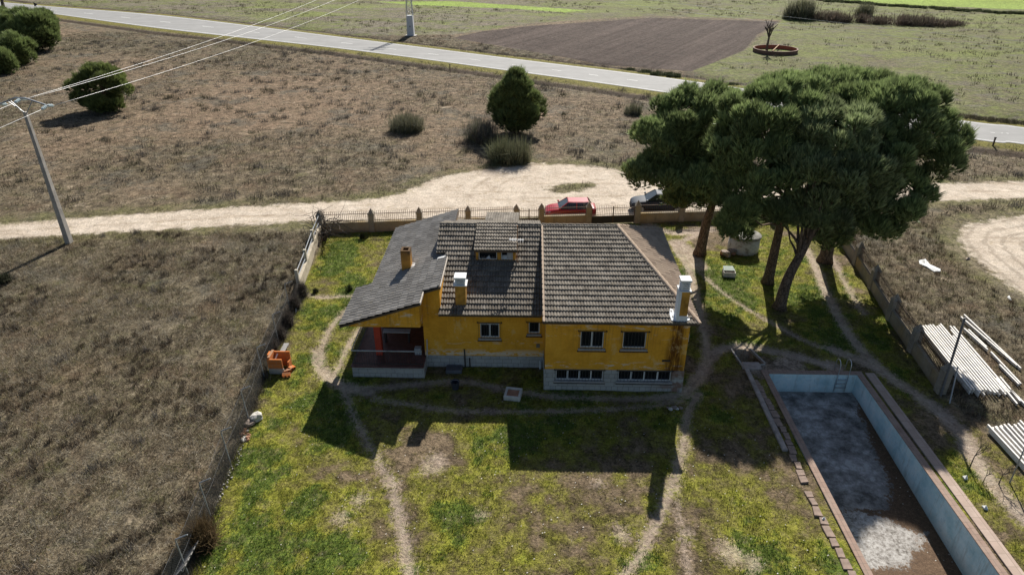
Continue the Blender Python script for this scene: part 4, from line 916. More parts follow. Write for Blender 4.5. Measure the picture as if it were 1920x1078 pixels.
t.col(c); t.bump(t.ma('ADD', n3, n2), .6, .03); me.materials.append(t.m)
o = bpy.data.objects.new('basin_floor', me); COL.objects.link(o); o.parent = PL
def brick_mat(name, a, b, mo, w_=.30, h_=.20):
    t = NT(name, .92, .15); P = t.pos(); s = t.sep(P); k = t.n('TexBrick'); t.put(k.inputs['Vector'], t.comb(s[1], s[0], 0.0)); k.offset = 0
    k.inputs['Scale'].default_value = 1; k.inputs['Brick Width'].default_value = w_; k.inputs['Row Height'].default_value = h_; k.inputs['Mortar Size'].default_value = .012
    k.inputs['Color1'].default_value = (*a, 1); k.inputs['Color2'].default_value = (*b, 1); k.inputs['Mortar'].default_value = (*mo, 1)
    t.col(t.mix(t.rng(t.noise(1.6, P, 6, .72), .4, .68, 0, .75), k.outputs[0], (.30, .235, .19))); t.bump(k.outputs[1], -.4, .01); return t.m
M_COP = brick_mat('coping_brick', (.24, .165, .13), (.30, .21, .165), (.16, .12, .10))
mb = MB()
for a, b, c, d in ((ax0-.30, ax0+.02, ay0, ay1+.3), (ax1-.02, ax1+.32, ay0, ay1+.3), (ax0+.02, ax1-.02, ay1-.02, ay1+.3)): mb.box(a, b, c, d, .035, .085)
mb.build('coping', M_COP, PL, .012)
mb = MB(); mb.box(ax1+.50, ax1+.98, ay0, ay1+.2, -.2, .05); mb.build('paving_strip', brick_mat('pinkish_paving', (.36, .27, .22), (.42, .33, .275), (.24, .19, .15), .6, .5), PL, .01)
mb = MB(); mb.box(ax0-1.15, ax0-.9, 24.2, ay1+1.0, -.25, .10); mb.box(ax0-1.15, ax0-.2, ay1+.35, ay1+1.0, -.25, .115); mb.build('outer_kerb', simple('broken_grey_concrete', (.30, .26, .23), .95, .35, 3, bump=.02), PL, .03)
# loose flagstones left of the pool: one thing each
M_FLAG = simple('pink_flagstone', (.235, .175, .14), .9, .3, 3)
yq = 29.6; kk = 0
while yq > 15.5:
    L = random.uniform(.38, .62); wd = random.uniform(.26, .34); wob = .10*math.sin(yq*.8)+random.uniform(-.05, .05)
    xq = ax0-.72-.012*(29-yq)+wob
    if yq < 24 and random.random() < .12: yq -= L; continue
    fl = thing('flagstone', (xq, yq-L/2, .03), 'worn reddish flagstone laid in the broken row along the left side of the pool', 'flagstone', 'flagstones beside the pool'); mb = MB()
    P4 = [(-wd/2+random.uniform(-.04, .04), -L/2+random.uniform(0, .05)), (wd/2+random.uniform(-.04, .04), -L/2+random.uniform(0, .05)), (wd/2+random.uniform(-.04, .04), L/2), (-wd/2+random.uniform(-.04, .04), L/2)]
    mb.prism([(xq+a, yq-L/2+b, -.04) for a, b in P4], (0, 0, .10+random.uniform(0, .03))); s_ = mb.build('slab', M_FLAG, fl, .015)
    fl.rotation_euler[2] = random.uniform(-.12, .12); yq -= L+.02; kk += 1
# ladder
LD = thing('pool_ladder', (16.9, 30.25, 0), 'curved metal pool ladder with two handrails at the far end of the empty pool', 'ladder')
M_CHR = NT('dull_chrome', .3, .5).col((.55, .56, .57)).metal(.7).m
for x in (16.62, 17.18):
    mb = MB(); pts = [(x, 30.12, -1.0), (x, 30.10, .2)]+[(x, 30.36-.26*cos(a), .62+.28*sin(a)) for a in (.0, .5, 1.0, 1.57, 2.1, 2.7, 3.14)]+[(x, 30.62, .1)]
    mb.tube(pts, .022, 8); mb.build('handrail', M_CHR, LD, smooth_=True)
for z in (-.25, -.5, -.75): mb = MB(); mb.box(16.62, 17.18, 30.06, 30.14, z-.015, z+.015); mb.build('step', M_CHR, LD)
# the open pit beside the pool and its low lip
PI_ = thing('pit_edge', (*G(1385, 670)[:2], 0), 'thin cement kerb around a dark sunken pit behind the pool corner', 'kerb'); mb = MB()
for a, b in ((G(1370, 655), G(1394, 690)), (G(1406, 655), G(1434, 682)), (G(1392, 692), G(1434, 684))): mb.bar((a[0], a[1], .0), (b[0], b[1], .0), .09, .16)
mb.build('kerb', M_CONC, PI_)

# ------------------------------------------------------------------ concrete beams behind the right wall
M_BEAM = simple('pale_concrete_beam', (.74, .71, .66), .85, .18, 1.5, bump=.006)
def make_beam(L):
    o = thing('concrete_beam', (0, 0, 0), 'x', 'beam'); mb = MB()
    mb.prism([(-.05, -L/2, 0), (.05, -L/2, 0), (.05, -L/2, .035), (.028, -L/2, .05), (.028, -L/2, .16), (-.028, -L/2, .16), (-.028, -L/2, .05), (-.05, -L/2, .035)], (0, L, 0)); mb.build('flange', M_BEAM, o, .006)
    mb = MB()
    for k in (-1, 1): mb.tube([(0, k*L/2, .1), (0, k*(L/2+.05), .1)], .008, 5)
    mb.build('rebar_end', M_IRON, o); return o
bp = None
def put_beam(a, b, z, label, group, roll=0):
    global bp
    a, b = Vector(a[:2]), Vector(b[:2]); d = b-a; L = d.length
    if bp is None: bp = make_beam(6.0); o = bp
    else: o = copy_tree(bp)
    o.scale = (.85, L/6.0, 1.0); o.location = ((a.x+b.x)/2, (a.y+b.y)/2, z+.165); o.rotation_euler = (0, roll+pi, math.atan2(d.y, d.x)-pi/2)
    o['label'] = label
    if group: o['group'] = group
    elif 'group' in o: del o['group']
    return o
Gt = lambda p, q, f: (p[0]+(q[0]-p[0])*f, p[1]+(q[1]-p[1])*f)
a0, a1, b0_, b1_ = G(1722, 619), G(1786, 618), G(1818, 741), G(1893, 742)
for lay in range(2):
    n = (14, 11)[lay]
    for k in range(n):
        f = k/13; j = random.uniform(-.008, .008)
        p = Gt(a0, a1, f*1.02+j); q = Gt(b0_, b1_, f*1.0+j)
        e = random.uniform(-.03, .05) if random.random() < .7 else random.uniform(.05, .28)
        p2 = Gt(p, q, e*.5 if f < .5 else e); put_beam(p2, Gt(p, q, 1+random.uniform(-.02, .03)), .16*lay+.02, 'long pale concrete beam lying in the big stack behind the leaning pole', 'beams stacked behind the right wall', random.uniform(-.1, .1))
for i, (x0, y0, x1, y1, lab) in enumerate(((1806, 594, 1912, 695, 'outermost long beam lying alone on the dry ground, parallel to the big stack'), (1800, 598, 1905, 690, 'second outermost long beam lying alone on dry ground beside the big stack'),
      (1806, 620, 1850, 660, 'short beam lying in dry grass right of the leaning pole top'), (1814, 622, 1848, 655, 'short beam touching another short beam right of the pole top'),
      (1856, 664, 1912, 724, 'beam lying diagonally in the grass with its end near the right picture edge'), (1872, 688, 1908, 725, 'short beam lying beside the diagonal beam near the right picture edge'),
      (1873, 711, 1911, 757, 'outer beam slipped down past the near end of the big stack'), (1866, 714, 1905, 762, 'inner beam slipped down past the near end of the big stack'), (1893, 735, 1925, 768, 'beam lying lowest beside the big stack, running out of the picture'))):
    put_beam(G(x0, y0), G(x1, y1), .03, lab, None)
a0, a1, b0_, b1_ = G(1850, 807), G(1935, 795), G(1918, 882), G(2010, 880)
for lay in range(2):
    for k in range(11-3*lay):
        f = k/10; p = Gt(a0, a1, f+random.uniform(-.01, .01)); q = Gt(b0_, b1_, f)
        put_beam(Gt(p, q, random.uniform(-.03, .08)), q, .16*lay+.02, 'pale concrete beam in the smaller stack at the right picture edge', 'beams in the smaller stack')
# leaning pole and prop at the end of the right wall
bq = G(1764, 742); tp = atY(1809, 596, bq[1]+.2)
LP_ = thing('leaning_pole', (bq[0], bq[1], 0), 'thin dark metal pole leaning up beside the last pillar of the right wall', 'pole')
mb = MB(); mb.tube([(bq[0], bq[1], -.3), tp], .055, 8)
for k in range(26):
    f = .1+.88*k/26; p = Vector(bq).lerp(Vector(tp), f); mb.bar(p+Vector((-.07, 0, 0)), p+Vector((.07, 0, 0)), .02, .025)
mb.build('shaft', simple('dark_weathered_steel', (.13, .13, .135), .7, .3, 6), LP_)
mb = MB(); b2 = G(1781, 758); mb.tube([(b2[0], b2[1], -.2), (bq[0]+.38, bq[1]+.1, 1.75)], .035, 6); o = mb.build('prop', M_STEEL, LP_)
b3 = G(1893, 905); t3 = atY(1925, 832, b3[1]+.1)
SP = thing('thin_post', (b3[0], b3[1], 0), 'thin bare fence post leaning in front of the smaller beam stack', 'post'); mb = MB(); mb.tube([(b3[0], b3[1], -.2), t3], .03, 6); mb.build('shaft', M_STEEL, SP)

# ------------------------------------------------------------------ cars
def car(name, loc, rz, label, paint, L=4.1, Wd=1.76, Hh=1.52, suv=False):
    o = thing(name, (0, 0, 0), label, 'car'); hw = Wd/2; k = L/4.1
    # stations along x (front at -L/2): x, z low, z shoulder/hood, half width
    st = [(-2.05, .38, .58, .50), (-1.99, .24, .70, .72), (-1.80, .20, .80, .83), (-1.45, .19, .90, .87), (-1.0, .18, .97, .88), (-.55, .18, 1.00, .88), (.1, .18, 1.01, .88), (.8, .18, 1.02, .88), (1.4, .19, 1.02, .87), (1.78, .22, 1.00, .83), (1.98, .30, .93, .74), (2.05, .42, .80, .60)]
    if suv: st = [(a, b+.04, c+.06, d) for a, b, c, d in st]
    mb = MB(); K = 12
    for x, zl, zh, h in st:
        h *= hw/.88; zc_ = zl+(zh-zl)*.55
        prof = [(-h*.88, zl), (-h*.97, zl+(zh-zl)*.25), (-h, zc_), (-h*.96, zl+(zh-zl)*.85), (-h*.86, zh), (-h*.4, zh+.02), (h*.4, zh+.02), (h*.86, zh), (h*.96, zl+(zh-zl)*.85), (h, zc_), (h*.97, zl+(zh-zl)*.25), (h*.88, zl)]
        mb.v += [(x*k, y, z) for y, z in prof]
    for i in range(len(st)-1):
        for q_ in range(K): a = i*K+q_; b = i*K+(q_+1) % K; mb.f.append((a, b, b+K, a+K))
    mb.f += [tuple(range(K)), tuple((len(st)-1)*K+q_ for q_ in range(K-1, -1, -1))]
    body = mb.build('body', paint, o, smooth_=True); s_ = body.modifiers.new('sub', 'SUBSURF'); s_.levels = 1; s_.render_levels = 1
    zr = Hh; dz = .06 if suv else 0
    base = [(-.98, .74), (-.2, .80), (.9, .80), (1.72, .70)]; top = [(-.25, .56), (.1, .60), (.95, .60), (1.38, .54)]
    base = [(x*k, y*hw/.88, .98+dz) for x, y in base]; top = [(x*k, y*hw/.88, zr-.04) for x, y in top]
    mb = MB()
    vb = [(x, y, z) for x, y, z in base]+[(x, -y, z) for x, y, z in base[::-1]]; vt = [(x, y, z) for x, y, z in top]+[(x, -y, z) for x, y, z in top[::-1]]; n = 8
    mb.add(vb+vt, [(i, (i+1) % n, n+(i+1) % n, n+i) for i in range(n)]+[tuple(range(n, 2*n))]); mb.build('windows', M_CARGLASS, o)
    mb = MB(); ro = [(x, y*1.03, zr-.05) for x, y, z in top]+[(x, -y*1.03, zr-.05) for x, y, z in top[::-1]]; ri = [(x*.97+.02, y*.8, zr) for x, y, z in top]+[(x*.97+.02, -y*.8, zr) for x, y, z in top[::-1]]
    ro[0] = (ro[0][0]-.02, *ro[0][1:]); ro[7] = (ro[7][0]-.02, *ro[7][1:])
    mb.add(ro+ri, [(i, (i+1) % n, n+(i+1) % n, n+i) for i in range(n)]+[tuple(range(n, 2*n)), tuple(range(n-1, -1, -1))]); mb.build('roof', paint, o, smooth_=False, bevel=.02, seg=2)
    for s_ in (-1, 1):
        for (bx, tx, wd) in ((base[0], top[0], .07), (base[3], top[3], .16)):
            mb = MB(); mb.bar((bx[0], s_*bx[1]*1.0, bx[2]-.03), (tx[0], s_*tx[1]*1.02, tx[2]+.01), wd, .05); mb.build('roof_pillar', paint, o)
        mb = MB(); mb.bar((.42*k, s_*base[1][1]*1.005, 1.0+dz), (.42*k, s_*top[1][1]*1.02, zr-.04), .08, .03); mb.build('roof_pillar', paint, o)
    for x in (-1.28*k, 1.28*k):
        for s_ in (-1, 1):
            r = .32+(.03 if suv else 0); mb = MB(); y = s_*(hw-.10); mb.tube([(x, y-.1, r), (x, y-.085, r), (x, y+.085, r), (x, y+.1, r)], [r*.9, r, r, r*.9], 22)
            wh = mb.build('wheel', M_TYRE, o); mb = MB(); mb.tube([(x, y+s_*.085, r), (x, y+s_*.112, r)], [r*.66, r*.6], 14); mb.build('rim', M_STEEL, wh)
    for s_ in (-1, 1):
        mb = MB(); mb.add([(-1.0*k, s_*(hw*.9), 1.02+dz), (-.86*k, s_*(hw*.9), 1.02+dz), (-.86*k, s_*(hw*1.12), 1.05+dz), (-.98*k, s_*(hw*1.12), 1.05+dz), (-1.0*k, s_*(hw*.9), 1.14+dz), (-.86*k, s_*(hw*.9), 1.14+dz), (-.86*k, s_*(hw*1.12), 1.15+dz), (-.98*k, s_*(hw*1.12), 1.15+dz)], [(3, 2, 1, 0), (4, 5, 6, 7), (0, 1, 5, 4), (1, 2, 6, 5), (2, 3, 7, 6), (3, 0, 4, 7)])
        mb.build('mirror', paint, o, .015)
    for s_ in (-1, 1):
        mb = MB(); mb.prism([(-1.97*k, s_*.50, .62+dz), (-1.72*k, s_*.80, .70+dz), (-1.60*k, s_*.79, .80+dz), (-1.9*k, s_*.56, .74+dz)], (-.03, s_*.03, .015)); mb.build('headlight', M_LAMP, o)
        mb = MB(); mb.box(1.86*k, 2.0*k, s_*.58-.14, s_*.58+.14, .78+dz, .95+dz); mb.build('tail_light', M_TAIL, o, .02)
    mb = MB(); mb.box(-2.07*k, -1.95*k, -.45, .45, .33, .52); mb.build('grille', M_TYRE, o, .01)
    mb = MB(); mb.box(-1.75*k, 1.8*k, -hw*.9, hw*.9, .16, .28); mb.build('underbody', M_TYRE, o)
    o.location = loc; o.rotation_euler = (0, 0, rz); return o
M_CARGLASS = NT('car_glass', .06, .6).col((.02, .026, .03)).m; M_TYRE = simple('black_rubber', (.018, .018, .019), .8)
M_LAMP = NT('lamp_lens', .15, .5).col((.55, .57, .6)).m; M_TAIL = NT('tail_lens', .2, .5).col((.25, .01, .01)).m
M_CRED = NT('red_car_paint', .28, .5).col((.33, .008, .014)).m; M_CRED.node_tree.nodes['Principled BSDF'].inputs['Coat Weight'].default_value = .3
M_CDARK = NT('dark_blue_grey_car_paint', .6, .15).col((.035, .045, .062)).m; M_CDARK.node_tree.nodes['Principled BSDF'].inputs['Coat Weight'].default_value = .0
car('parked_car', (3.48, 51.75, -.02), .03, 'red hatchback parked on the dirt track behind the short wall section', M_CRED, 4.15)
car('parked_car', (10.85, 53.45, -.02), -.05, 'dark blue grey car parked behind the wall, half hidden by the pine', M_CDARK, 4.6, 1.84, 1.62, True)

# ------------------------------------------------------------------ small things about the yard
def rock(name, c, r, label, cat, mat, sq=.7, seed=0, group=None):
    import bmesh
    bm = bmesh.new(); bmesh.ops.create_icosphere(bm, subdivisions=2, radius=1); rr = random.Random(seed)
    ph = [rr.uniform(0, 6) for _ in range(6)]
    for v in bm.verts:
        k = 1+.18*sin(3*v.co.x+ph[0])+.16*sin(3.4*v.co.y+ph[1])+.12*sin(5*v.co.z+ph[2])+rr.uniform(-.05, .05)
        v.co = Vector((v.co.x*r*k*rr.uniform(.97, 1.03), v.co.y*r*k*.8, v.co.z*r*k*sq))
    me = bpy.data.meshes.new(name); bm.to_mesh(me); bm.free(); me.materials.append(mat); o = bpy.data.objects.new(name, me); COL.objects.link(o)
    o.location = c; o.rotation_euler[2] = rr.uniform(0, 6); return tag(o, label, cat, group)
M_ROCKW = simple('white_stone', (.48, .455, .405), .9, .2, 3, bump=.02); M_ROCKG = simple('grey_brown_stone', (.25, .20, .165), .9, .3, 3, bump=.02); M_ROCKR = simple('reddish_rubble', (.34, .18, .11), .9, .3, 4)
def at(px, py, z=0.0): g = G(px, py); return (g[0], g[1], hz(g[0], g[1])+z)
rock('rock', at(480, 787, .16), .32, 'large white rock beside the wire fence', 'rock', M_ROCKW, .75, 1)
rock('rock', at(470, 797, .1), .25, 'grey brown rock leaning against the large white rock', 'rock', M_ROCKG, .7, 2)
rock('rock', at(463, 800, .06), .17, 'small dark rock at the foot of the fence mesh', 'rock', M_ROCKG, .7, 3)
rng3 = random.Random(5)
for k in range(14): rock('rubble_piece', at(459+rng3.uniform(-6, 6), 815+rng3.uniform(-10, 12), .03), rng3.uniform(.07, .14), 'small reddish rubble piece heaped at the fence below the white rock', 'rubble', M_ROCKR if k % 3 else M_ROCKW, .7, 20+k, 'rubble by the fence')
for k in range(26):
    x_, y_ = Gt(G(452, 835), G(405, 940), k/25); rock('pebble', (x_+rng3.uniform(.0, .25), y_, hz(x_, y_)+.03), rng3.uniform(.03, .06), 'whitish stone in the row along the foot of the wire fence', 'stone', M_ROCKW, .7, 60+k, 'stones along the fence foot')
# hollow brick barbecue ruin
M_HB = NT('hollow_orange_brick', .9, .15); P = M_HB.obj(); k_ = M_HB.n('TexBrick'); s_ = M_HB.sep(M_HB.pos()); M_HB.put(k_.inputs['Vector'], M_HB.comb(M_HB.ma('ADD', s_[0], s_[1]), s_[2], 0.0)); k_.inputs['Scale'].default_value = 1
k_.inputs['Brick Width'].default_value = .42; k_.inputs['Row Height'].default_value = .2; k_.inputs['Mortar Size'].default_value = .012
k_.inputs['Color1'].default_value = (.50, .17, .05, 1); k_.inputs['Color2'].default_value = (.40, .125, .035, 1); k_.inputs['Mortar'].default_value = (.30, .17, .10, 1); M_HB.col(k_.outputs[0]); M_HB = M_HB.m
bx, by = -13.28, 29.62
BB = thing('brick_hearth', (bx, by, 0), 'half built hearth of orange hollow bricks with grey base beside the wire fence', 'hearth')
mb = MB(); mb.box(bx-.55, bx+.55, by-.05, by+.07, .0, .42); mb.build('base', M_CONC, BB, .02)
mb = MB(); mb.box(bx-.55, bx+.50, by-.04, by+.08, .42, 1.15); mb.box(bx-.55, bx-.37, by+.08, by+1.1, .3, 1.25); mb.box(bx-.37, bx+.75, by+1.0, by+1.12, .0, 1.15); mb.box(bx-.72, bx-.55, by+.5, by+1.0, .2, 1.2)
mb.box(bx+.62, bx+.75, by+.55, by+1.0, 0, .6); mb.build('brick_walls', M_HB, BB, .008)
mb = MB()
for z in (.55, .78, 1.0): mb.box(bx-.725, bx-.70, by+.56, by+.74, z, z+.13); mb.box(bx-.725, bx-.70, by+.78, by+.95, z, z+.13)
mb.build('brick_holes', M_BAR, BB)
mb = MB(); mb.bar((bx-.2, by+.35, .75), (bx-.02, by+.75, 1.15), .09, .06); mb.build('plank', M_WHITE, BB)
for k, (x_, y_, r_) in enumerate(((.52, .12, .5), (.62, .38, 1.2), (.56, -.16, .2))):
    o = thing('loose_brick', (bx+x_, by+y_, 0), ('orange hollow brick dropped at the right foot of the hearth', 'tilted orange hollow brick against the hearth side', 'orange hollow brick lying in front of the hearth corner')[k], 'brick'); mb = MB()
    xq, yq = bx+x_, by+y_
    for a, b, c, d in ((-.2, .2, 0, .03), (-.2, .2, .17, .2), (-.2, .2, .085, .115)): mb.box(xq+a, xq+b, yq-.10, yq+.10, c, d)
    for a in (-.2, -.015, .17): mb.box(xq+a, xq+a+.03, yq-.12, yq+.12, .03, .17)
    mb.build('brick', M_HB, o); o.rotation_euler = (.25*k, .3*(k == 1), r_)
g = G(533, 655); o = thing('slab', (g[0], g[1], 0), 'small pale slab leaning in the grass beside the fence, above the hearth', 'slab'); mb = MB(); mb.prism([(g[0]-.16, g[1]-.3, .03), (g[0]+.14, g[1]-.3, .05), (g[0]+.2, g[1]+.36, .16), (g[0]-.1, g[1]+.36, .15)], (0, 0, .05)); mb.build('board', M_SILL, o, .01)
mb = MB(); mb.bar((g[0]+.02, g[1]+.36, -.05), (g[0]+.02, g[1]+.36, .14), .24, .08); mb.build('support', M_CONC, o)
BB.scale = (.74, .74, .8)
# inspection chamber
g = G(962, 742); IC = thing('inspection_chamber', (g[0], g[1], 0), 'square white inspection chamber with a reddish lid on the shaded lawn', 'drain'); mb = MB()
for a, b, c, d in ((-.42, .42, -.42, -.30), (-.42, .42, .30, .42), (-.42, -.30, -.30, .30), (.30, .42, -.30, .30)): mb.box(g[0]+a, g[0]+b, g[1]+c, g[1]+d, -.1, .24)
mb.build('rim', M_ROCKW, IC, .015); mb = MB(); mb.box(g[0]-.30, g[0]+.30, g[1]-.30, g[1]+.30, -.1, .16); mb.build('lid', M_ROCKR, IC); IC.rotation_euler[2] = -.15
g = G(852, 696); o = thing('cover_slab', (g[0], g[1], 0), 'dark grey square cover slab below the hose at the house wall', 'cover'); mb = MB(); mb.box(g[0]-.45, g[0]+.42, g[1]-.2, g[1]+.38, -.1, .16); mb.build('slab', simple('dark_slate', (.10, .105, .115), .8), o, .03)
mb = MB(); mb.box(g[0]-.36, g[0]+.33, g[1]-.11, g[1]+.29, .16, .19); mb.build('lid', simple('darker_slate', (.075, .08, .09), .8), o, .01)
g = G(854, 728); o = thing('bucket', (g[0], g[1], 0), 'dark plastic bucket standing on the shaded lawn near the footpath', 'bucket'); mb = MB(); mb.lathe([(.17, 0), (.23, .42), (.245, .42), (.245, .45), (.20, .45), (.15, .05), (.0, .05)], 18, (g[0], g[1], 0)); mb.build('shell', simple('dark_plastic', (.035, .04, .055), .5), o)
mb = MB(); mb.tube([(g[0]+.24*cos(a), g[1]-.05, .42+.16*sin(a)) for a in np.linspace(0, pi, 9)], .008, 5); mb.build('handle', M_STEEL, o)
for k in range(5): rock('stone', at(1252+k*6, 765+(k % 2)*3, .04), .09+.03*(k % 3), 'small pale stone lying where the footpaths join in front of the house', 'stone', M_ROCKW if k % 2 else M_ROCKG, .6, 120+k, 'stones at the path junction')
# pale boxes and table on the porch
g = G(786, 663, .7); o = thing('crate', (g[0], g[1], .7), 'small stack of pale trays by the porch railing', 'crate'); mb = MB(); mb.box(g[0]-.22, g[0]+.14, g[1]-.12, g[1]+.2, .7, .86); mb.build('lower_tray', M_SHUT, o, .01); mb = MB(); mb.box(g[0]-.24, g[0]+.12, g[1]-.08, g[1]+.24, .93, 1.05); mb.box(g[0]-.2, g[0]-.1, g[1], g[1]+.1, .86, .93); mb.box(g[0], g[0]+.08, g[1], g[1]+.1, .86, .93); mb.build('upper_tray', M_SHUT, o, .01)
g = G(744, 620, 1.4); o = thing('bench', (g[0], g[1], .7), 'long pale topped bench deep in the shade of the porch', 'bench'); mb = MB(); mb.box(g[0]-.75, g[0]+.75, g[1]-.18, g[1]+.18, 1.36, 1.42); mb.build('top', M_SHUT, o)
for a in (-.65, .65): mb = MB(); mb.box(g[0]+a-.04, g[0]+a+.04, g[1]-.12, g[1]+.12, .7, 1.36); mb.build('leg', M_BAR, o)
# whitewashed round cistern
g = G(1394, 470); wx, wy = g[0], g[1]+.2
t = NT('crumbling_whitewash', .95, .1); P = t.pos(); f = t.noise(2.2, P, 6, .7); c = t.ramp(f, (.36, (.24, .22, .195)), (.47, (.47, .465, .445)), (.75, (.58, .58, .57)))
c = t.mix(t.rng(t.noise(5, P, 5, .75), .6, .68, 0, .7), c, (.12, .115, .11)); t.col(c); t.bump(f, .6, .04)
WE = thing('cistern', (wx, wy, 0), 'low round whitewashed cistern standing under the pines', 'cistern'); mb = MB(); mb.lathe([(1.08, -.2), (1.10, .4), (1.07, 1.12)], 32, (wx, wy, 0)); mb.build('drum', t.m, WE, smooth_=True)
mb = MB(); mb.lathe([(1.14, 1.10), (1.15, 1.20), (1.0, 1.27), (.55, 1.36), (.0, 1.40)], 32, (wx, wy, 0)); mb.build('lid', simple('mossy_shaded_lid', (.20, .19, .17), .95, .5, 3, bump=.03), WE, smooth_=True)  # lid colour holds both dark moss and the shadow lying on it
for k in range(9): a = rng3.uniform(0, 6.3); rock('rubble_piece', (wx-1.35+.35*cos(a), wy-.9+.28*sin(a), .12+.07*(k % 3)), rng3.uniform(.16, .3), 'dark reddish rubble piece heaped against the white cistern', 'rubble', M_ROCKR if k % 3 == 0 else M_ROCKG, .7, 140+k, 'rubble heap at the cistern')
g = G(1366, 516); o = thing('box', (g[0], g[1], 0), 'open pale wooden box lying on the grass near the cistern', 'box'); mb = MB()
for a, b, c, d, e, f_ in ((-.4, .4, -.35, .35, 0, .04), (-.4, .4, -.35, -.31, .04, .34), (-.4, .4, .31, .35, .04, .34), (-.4, -.36, -.31, .31, .04, .34), (.36, .4, -.31, .31, .04, .34)): mb.box(g[0]+a, g[0]+b, g[1]+c, g[1]+d, e, f_)
mb.build('sides', M_ROCKW, o, .01); mb = MB(); mb.prism([(g[0]-.38, g[1]-.05, .36), (g[0]+.36, g[1]-.02, .36), (g[0]+.30, g[1]+.55, .42), (g[0]-.36, g[1]+.5, .42)], (0, 0, .03)); mb.build('lid', simple('pale_green_board', (.25, .30, .26), .8), o); o.rotation_euler[2] = -.1
# circular brick tank across the road
g = G(1453, 98); tx, ty = g[0], g[1]
TK = thing('round_tank', (tx, ty, 0), 'round open tank of red brick standing in the far green field', 'tank'); mb = MB(); RT = 3.85
mb.lathe([(RT, -.2), (RT, .62), (RT-.12, .62), (RT-.12, -.2)], 56, (tx, ty, 0), caps=False); mb.build('outer_ring', simple('weathered_tank_render', (.15, .085, .065), .95, .3, 2), TK)
mb = MB(); mb.lathe([(RT-.13, .61), (RT-.14, -.1)], 56, (tx, ty, 0), caps=False); mb.build('brick_lining', simple('red_brick_lining', (.42, .125, .075), .95, .25, 3), TK)
mb = MB(); mb.lathe([(RT-.13, -.05), (0, -.05)], 56, (tx, ty, 0), caps=False); mb.build('tank_floor', simple('reddish_tank_floor', (.28, .105, .07), .95, .25, 1), TK)
mb = MB(); mb.lathe([(RT+.02, .62), (RT+.02, .67), (RT-.2, .67), (RT-.2, .62)], 56, (tx, ty, 0), caps=False); mb.build('rim', simple('pale_tank_rim', (.24, .165, .13), .95), TK)
mb = MB(); mb.bar((tx-1.6, ty-3.4, .73), (tx+1.7, ty+3.4, .73), .18, .10); mb.build('beam', simple('rusty_timber', (.30, .19, .10), .9), TK)
# roadside sign, marker posts, scraps
g = G(72, 28); o = thing('road_sign', (g[0], g[1], 0), 'small dark backed road sign on a thin post at the far left of the road', 'sign'); mb = MB(); mb.tube([(g[0], g[1], -.2), (g[0], g[1], 2.6)], .05, 6); mb.build('post', M_STEEL, o); mb = MB(); mb.tube([(g[0], g[1]-.08, 2.35), (g[0], g[1]-.05, 2.35)], .62, 3); mb.build('plate', M_BAR, o)
for k, (a, b, h_, lab) in enumerate(((844, 136, 1.2, 'thin dark marker post on the near verge of the road'), (1862, 272, .8, 'short brown marker post on the near verge at the right'), (222, 5, 1.0, 'small dark post in the far field beyond the road at the left'))):
    g = at(a, b); o = thing('marker_post', g, lab, 'post'); mb = MB(); mb.bar((g[0], g[1], g[2]-.2), (g[0], g[1], g[2]+h_), .14, .10); mb.build('shaft', M_IRON, o); mb = MB(); mb.box(g[0]-.09, g[0]+.09, g[1]-.07, g[1]+.07, g[2]+h_, g[2]+h_+.12); mb.build('cap', M_BAR, o)
def scrap(name, pts, label, mat, z=.05, th=.04, cat='plastic'):
    mb = MB(); n = len(pts); top = []
    for i, (a, b) in enumerate(pts): g = at(a, b); top.append((g[0], g[1], g[2]+z+.06*(i % 2)))
    c = np.mean(np.array(top), 0); c[2] += .1
    mb.v = [tuple(c)]+top+[(p[0], p[1], p[2]-th-.04) for p in top]
    for i in range(n): j = (i+1) % n; mb.f += [(0, i+1, j+1), (i+1, n+i+1, n+j+1, j+1)]
    o = mb.build(name, mat, None, recalc=True); tag(o, label, cat); return o
scrap('plastic_sheet', [(1722, 490), (1734, 489), (1738, 497), (1752, 503), (1763, 506), (1762, 512), (1750, 511), (1736, 503), (1724, 497)], 'torn white plastic sheet lying on the dry field right of the wall', M_WHITE)
scrap('board', [(1810, 486), (1819, 484), (1818, 487), (1811, 489)], 'small pale board at the edge of the sandy turning circle', M_ROCKG, cat='board')
scrap('plastic_strip', [(1888, 558), (1891, 557), (1896, 564), (1893, 566)], 'thin white strip lying near the right picture edge', M_WHITE)
scrap('paper_scrap', [(1804, 893), (1812, 894), (1814, 900), (1808, 901)], 'white paper scrap on the grass right of the pool', M_WHITE, cat='paper')
scrap('paper_scrap', [(1840, 949), (1848, 951), (1852, 957), (1844, 956)], 'white paper scrap in the grass below the bare sapling', M_WHITE, cat='paper')
scrap('paper_scrap', [(1540, 972), (1546, 971), (1547, 976), (1541, 976)], 'white paper scrap on the flagstones left of the pool', M_WHITE, cat='paper')
scrap('plastic_strip', [(553, 583), (556, 578), (557, 583), (555, 588)], 'tiny yellowish strip in the grass by the end of the pale wall', M_WHITE)
# pallet against the fence
g = G(362, 1062); o = thing('pallet', (g[0], g[1], 0), 'weathered wooden pallet leaning against the wire fence at the bottom', 'pallet')
for k in range(5): mb = MB(); mb.bar((g[0]-.5, g[1]-.55+.25*k, .05), (g[0]+.12, g[1]-.5+.25*k, .75), .15, .025); mb.build('slat', simple('grey_timber', (.25, .235, .22), .9, .2, 3), o)
for x_, z_ in ((-.38, .15), (-.0, .55)): mb = MB(); mb.bar((g[0]+x_, g[1]-.65, z_), (g[0]+x_, g[1]+.6, z_+.03), .06, .08); mb.build('bearer', simple('grey_timber_dark', (.17, .16, .15), .9), o)
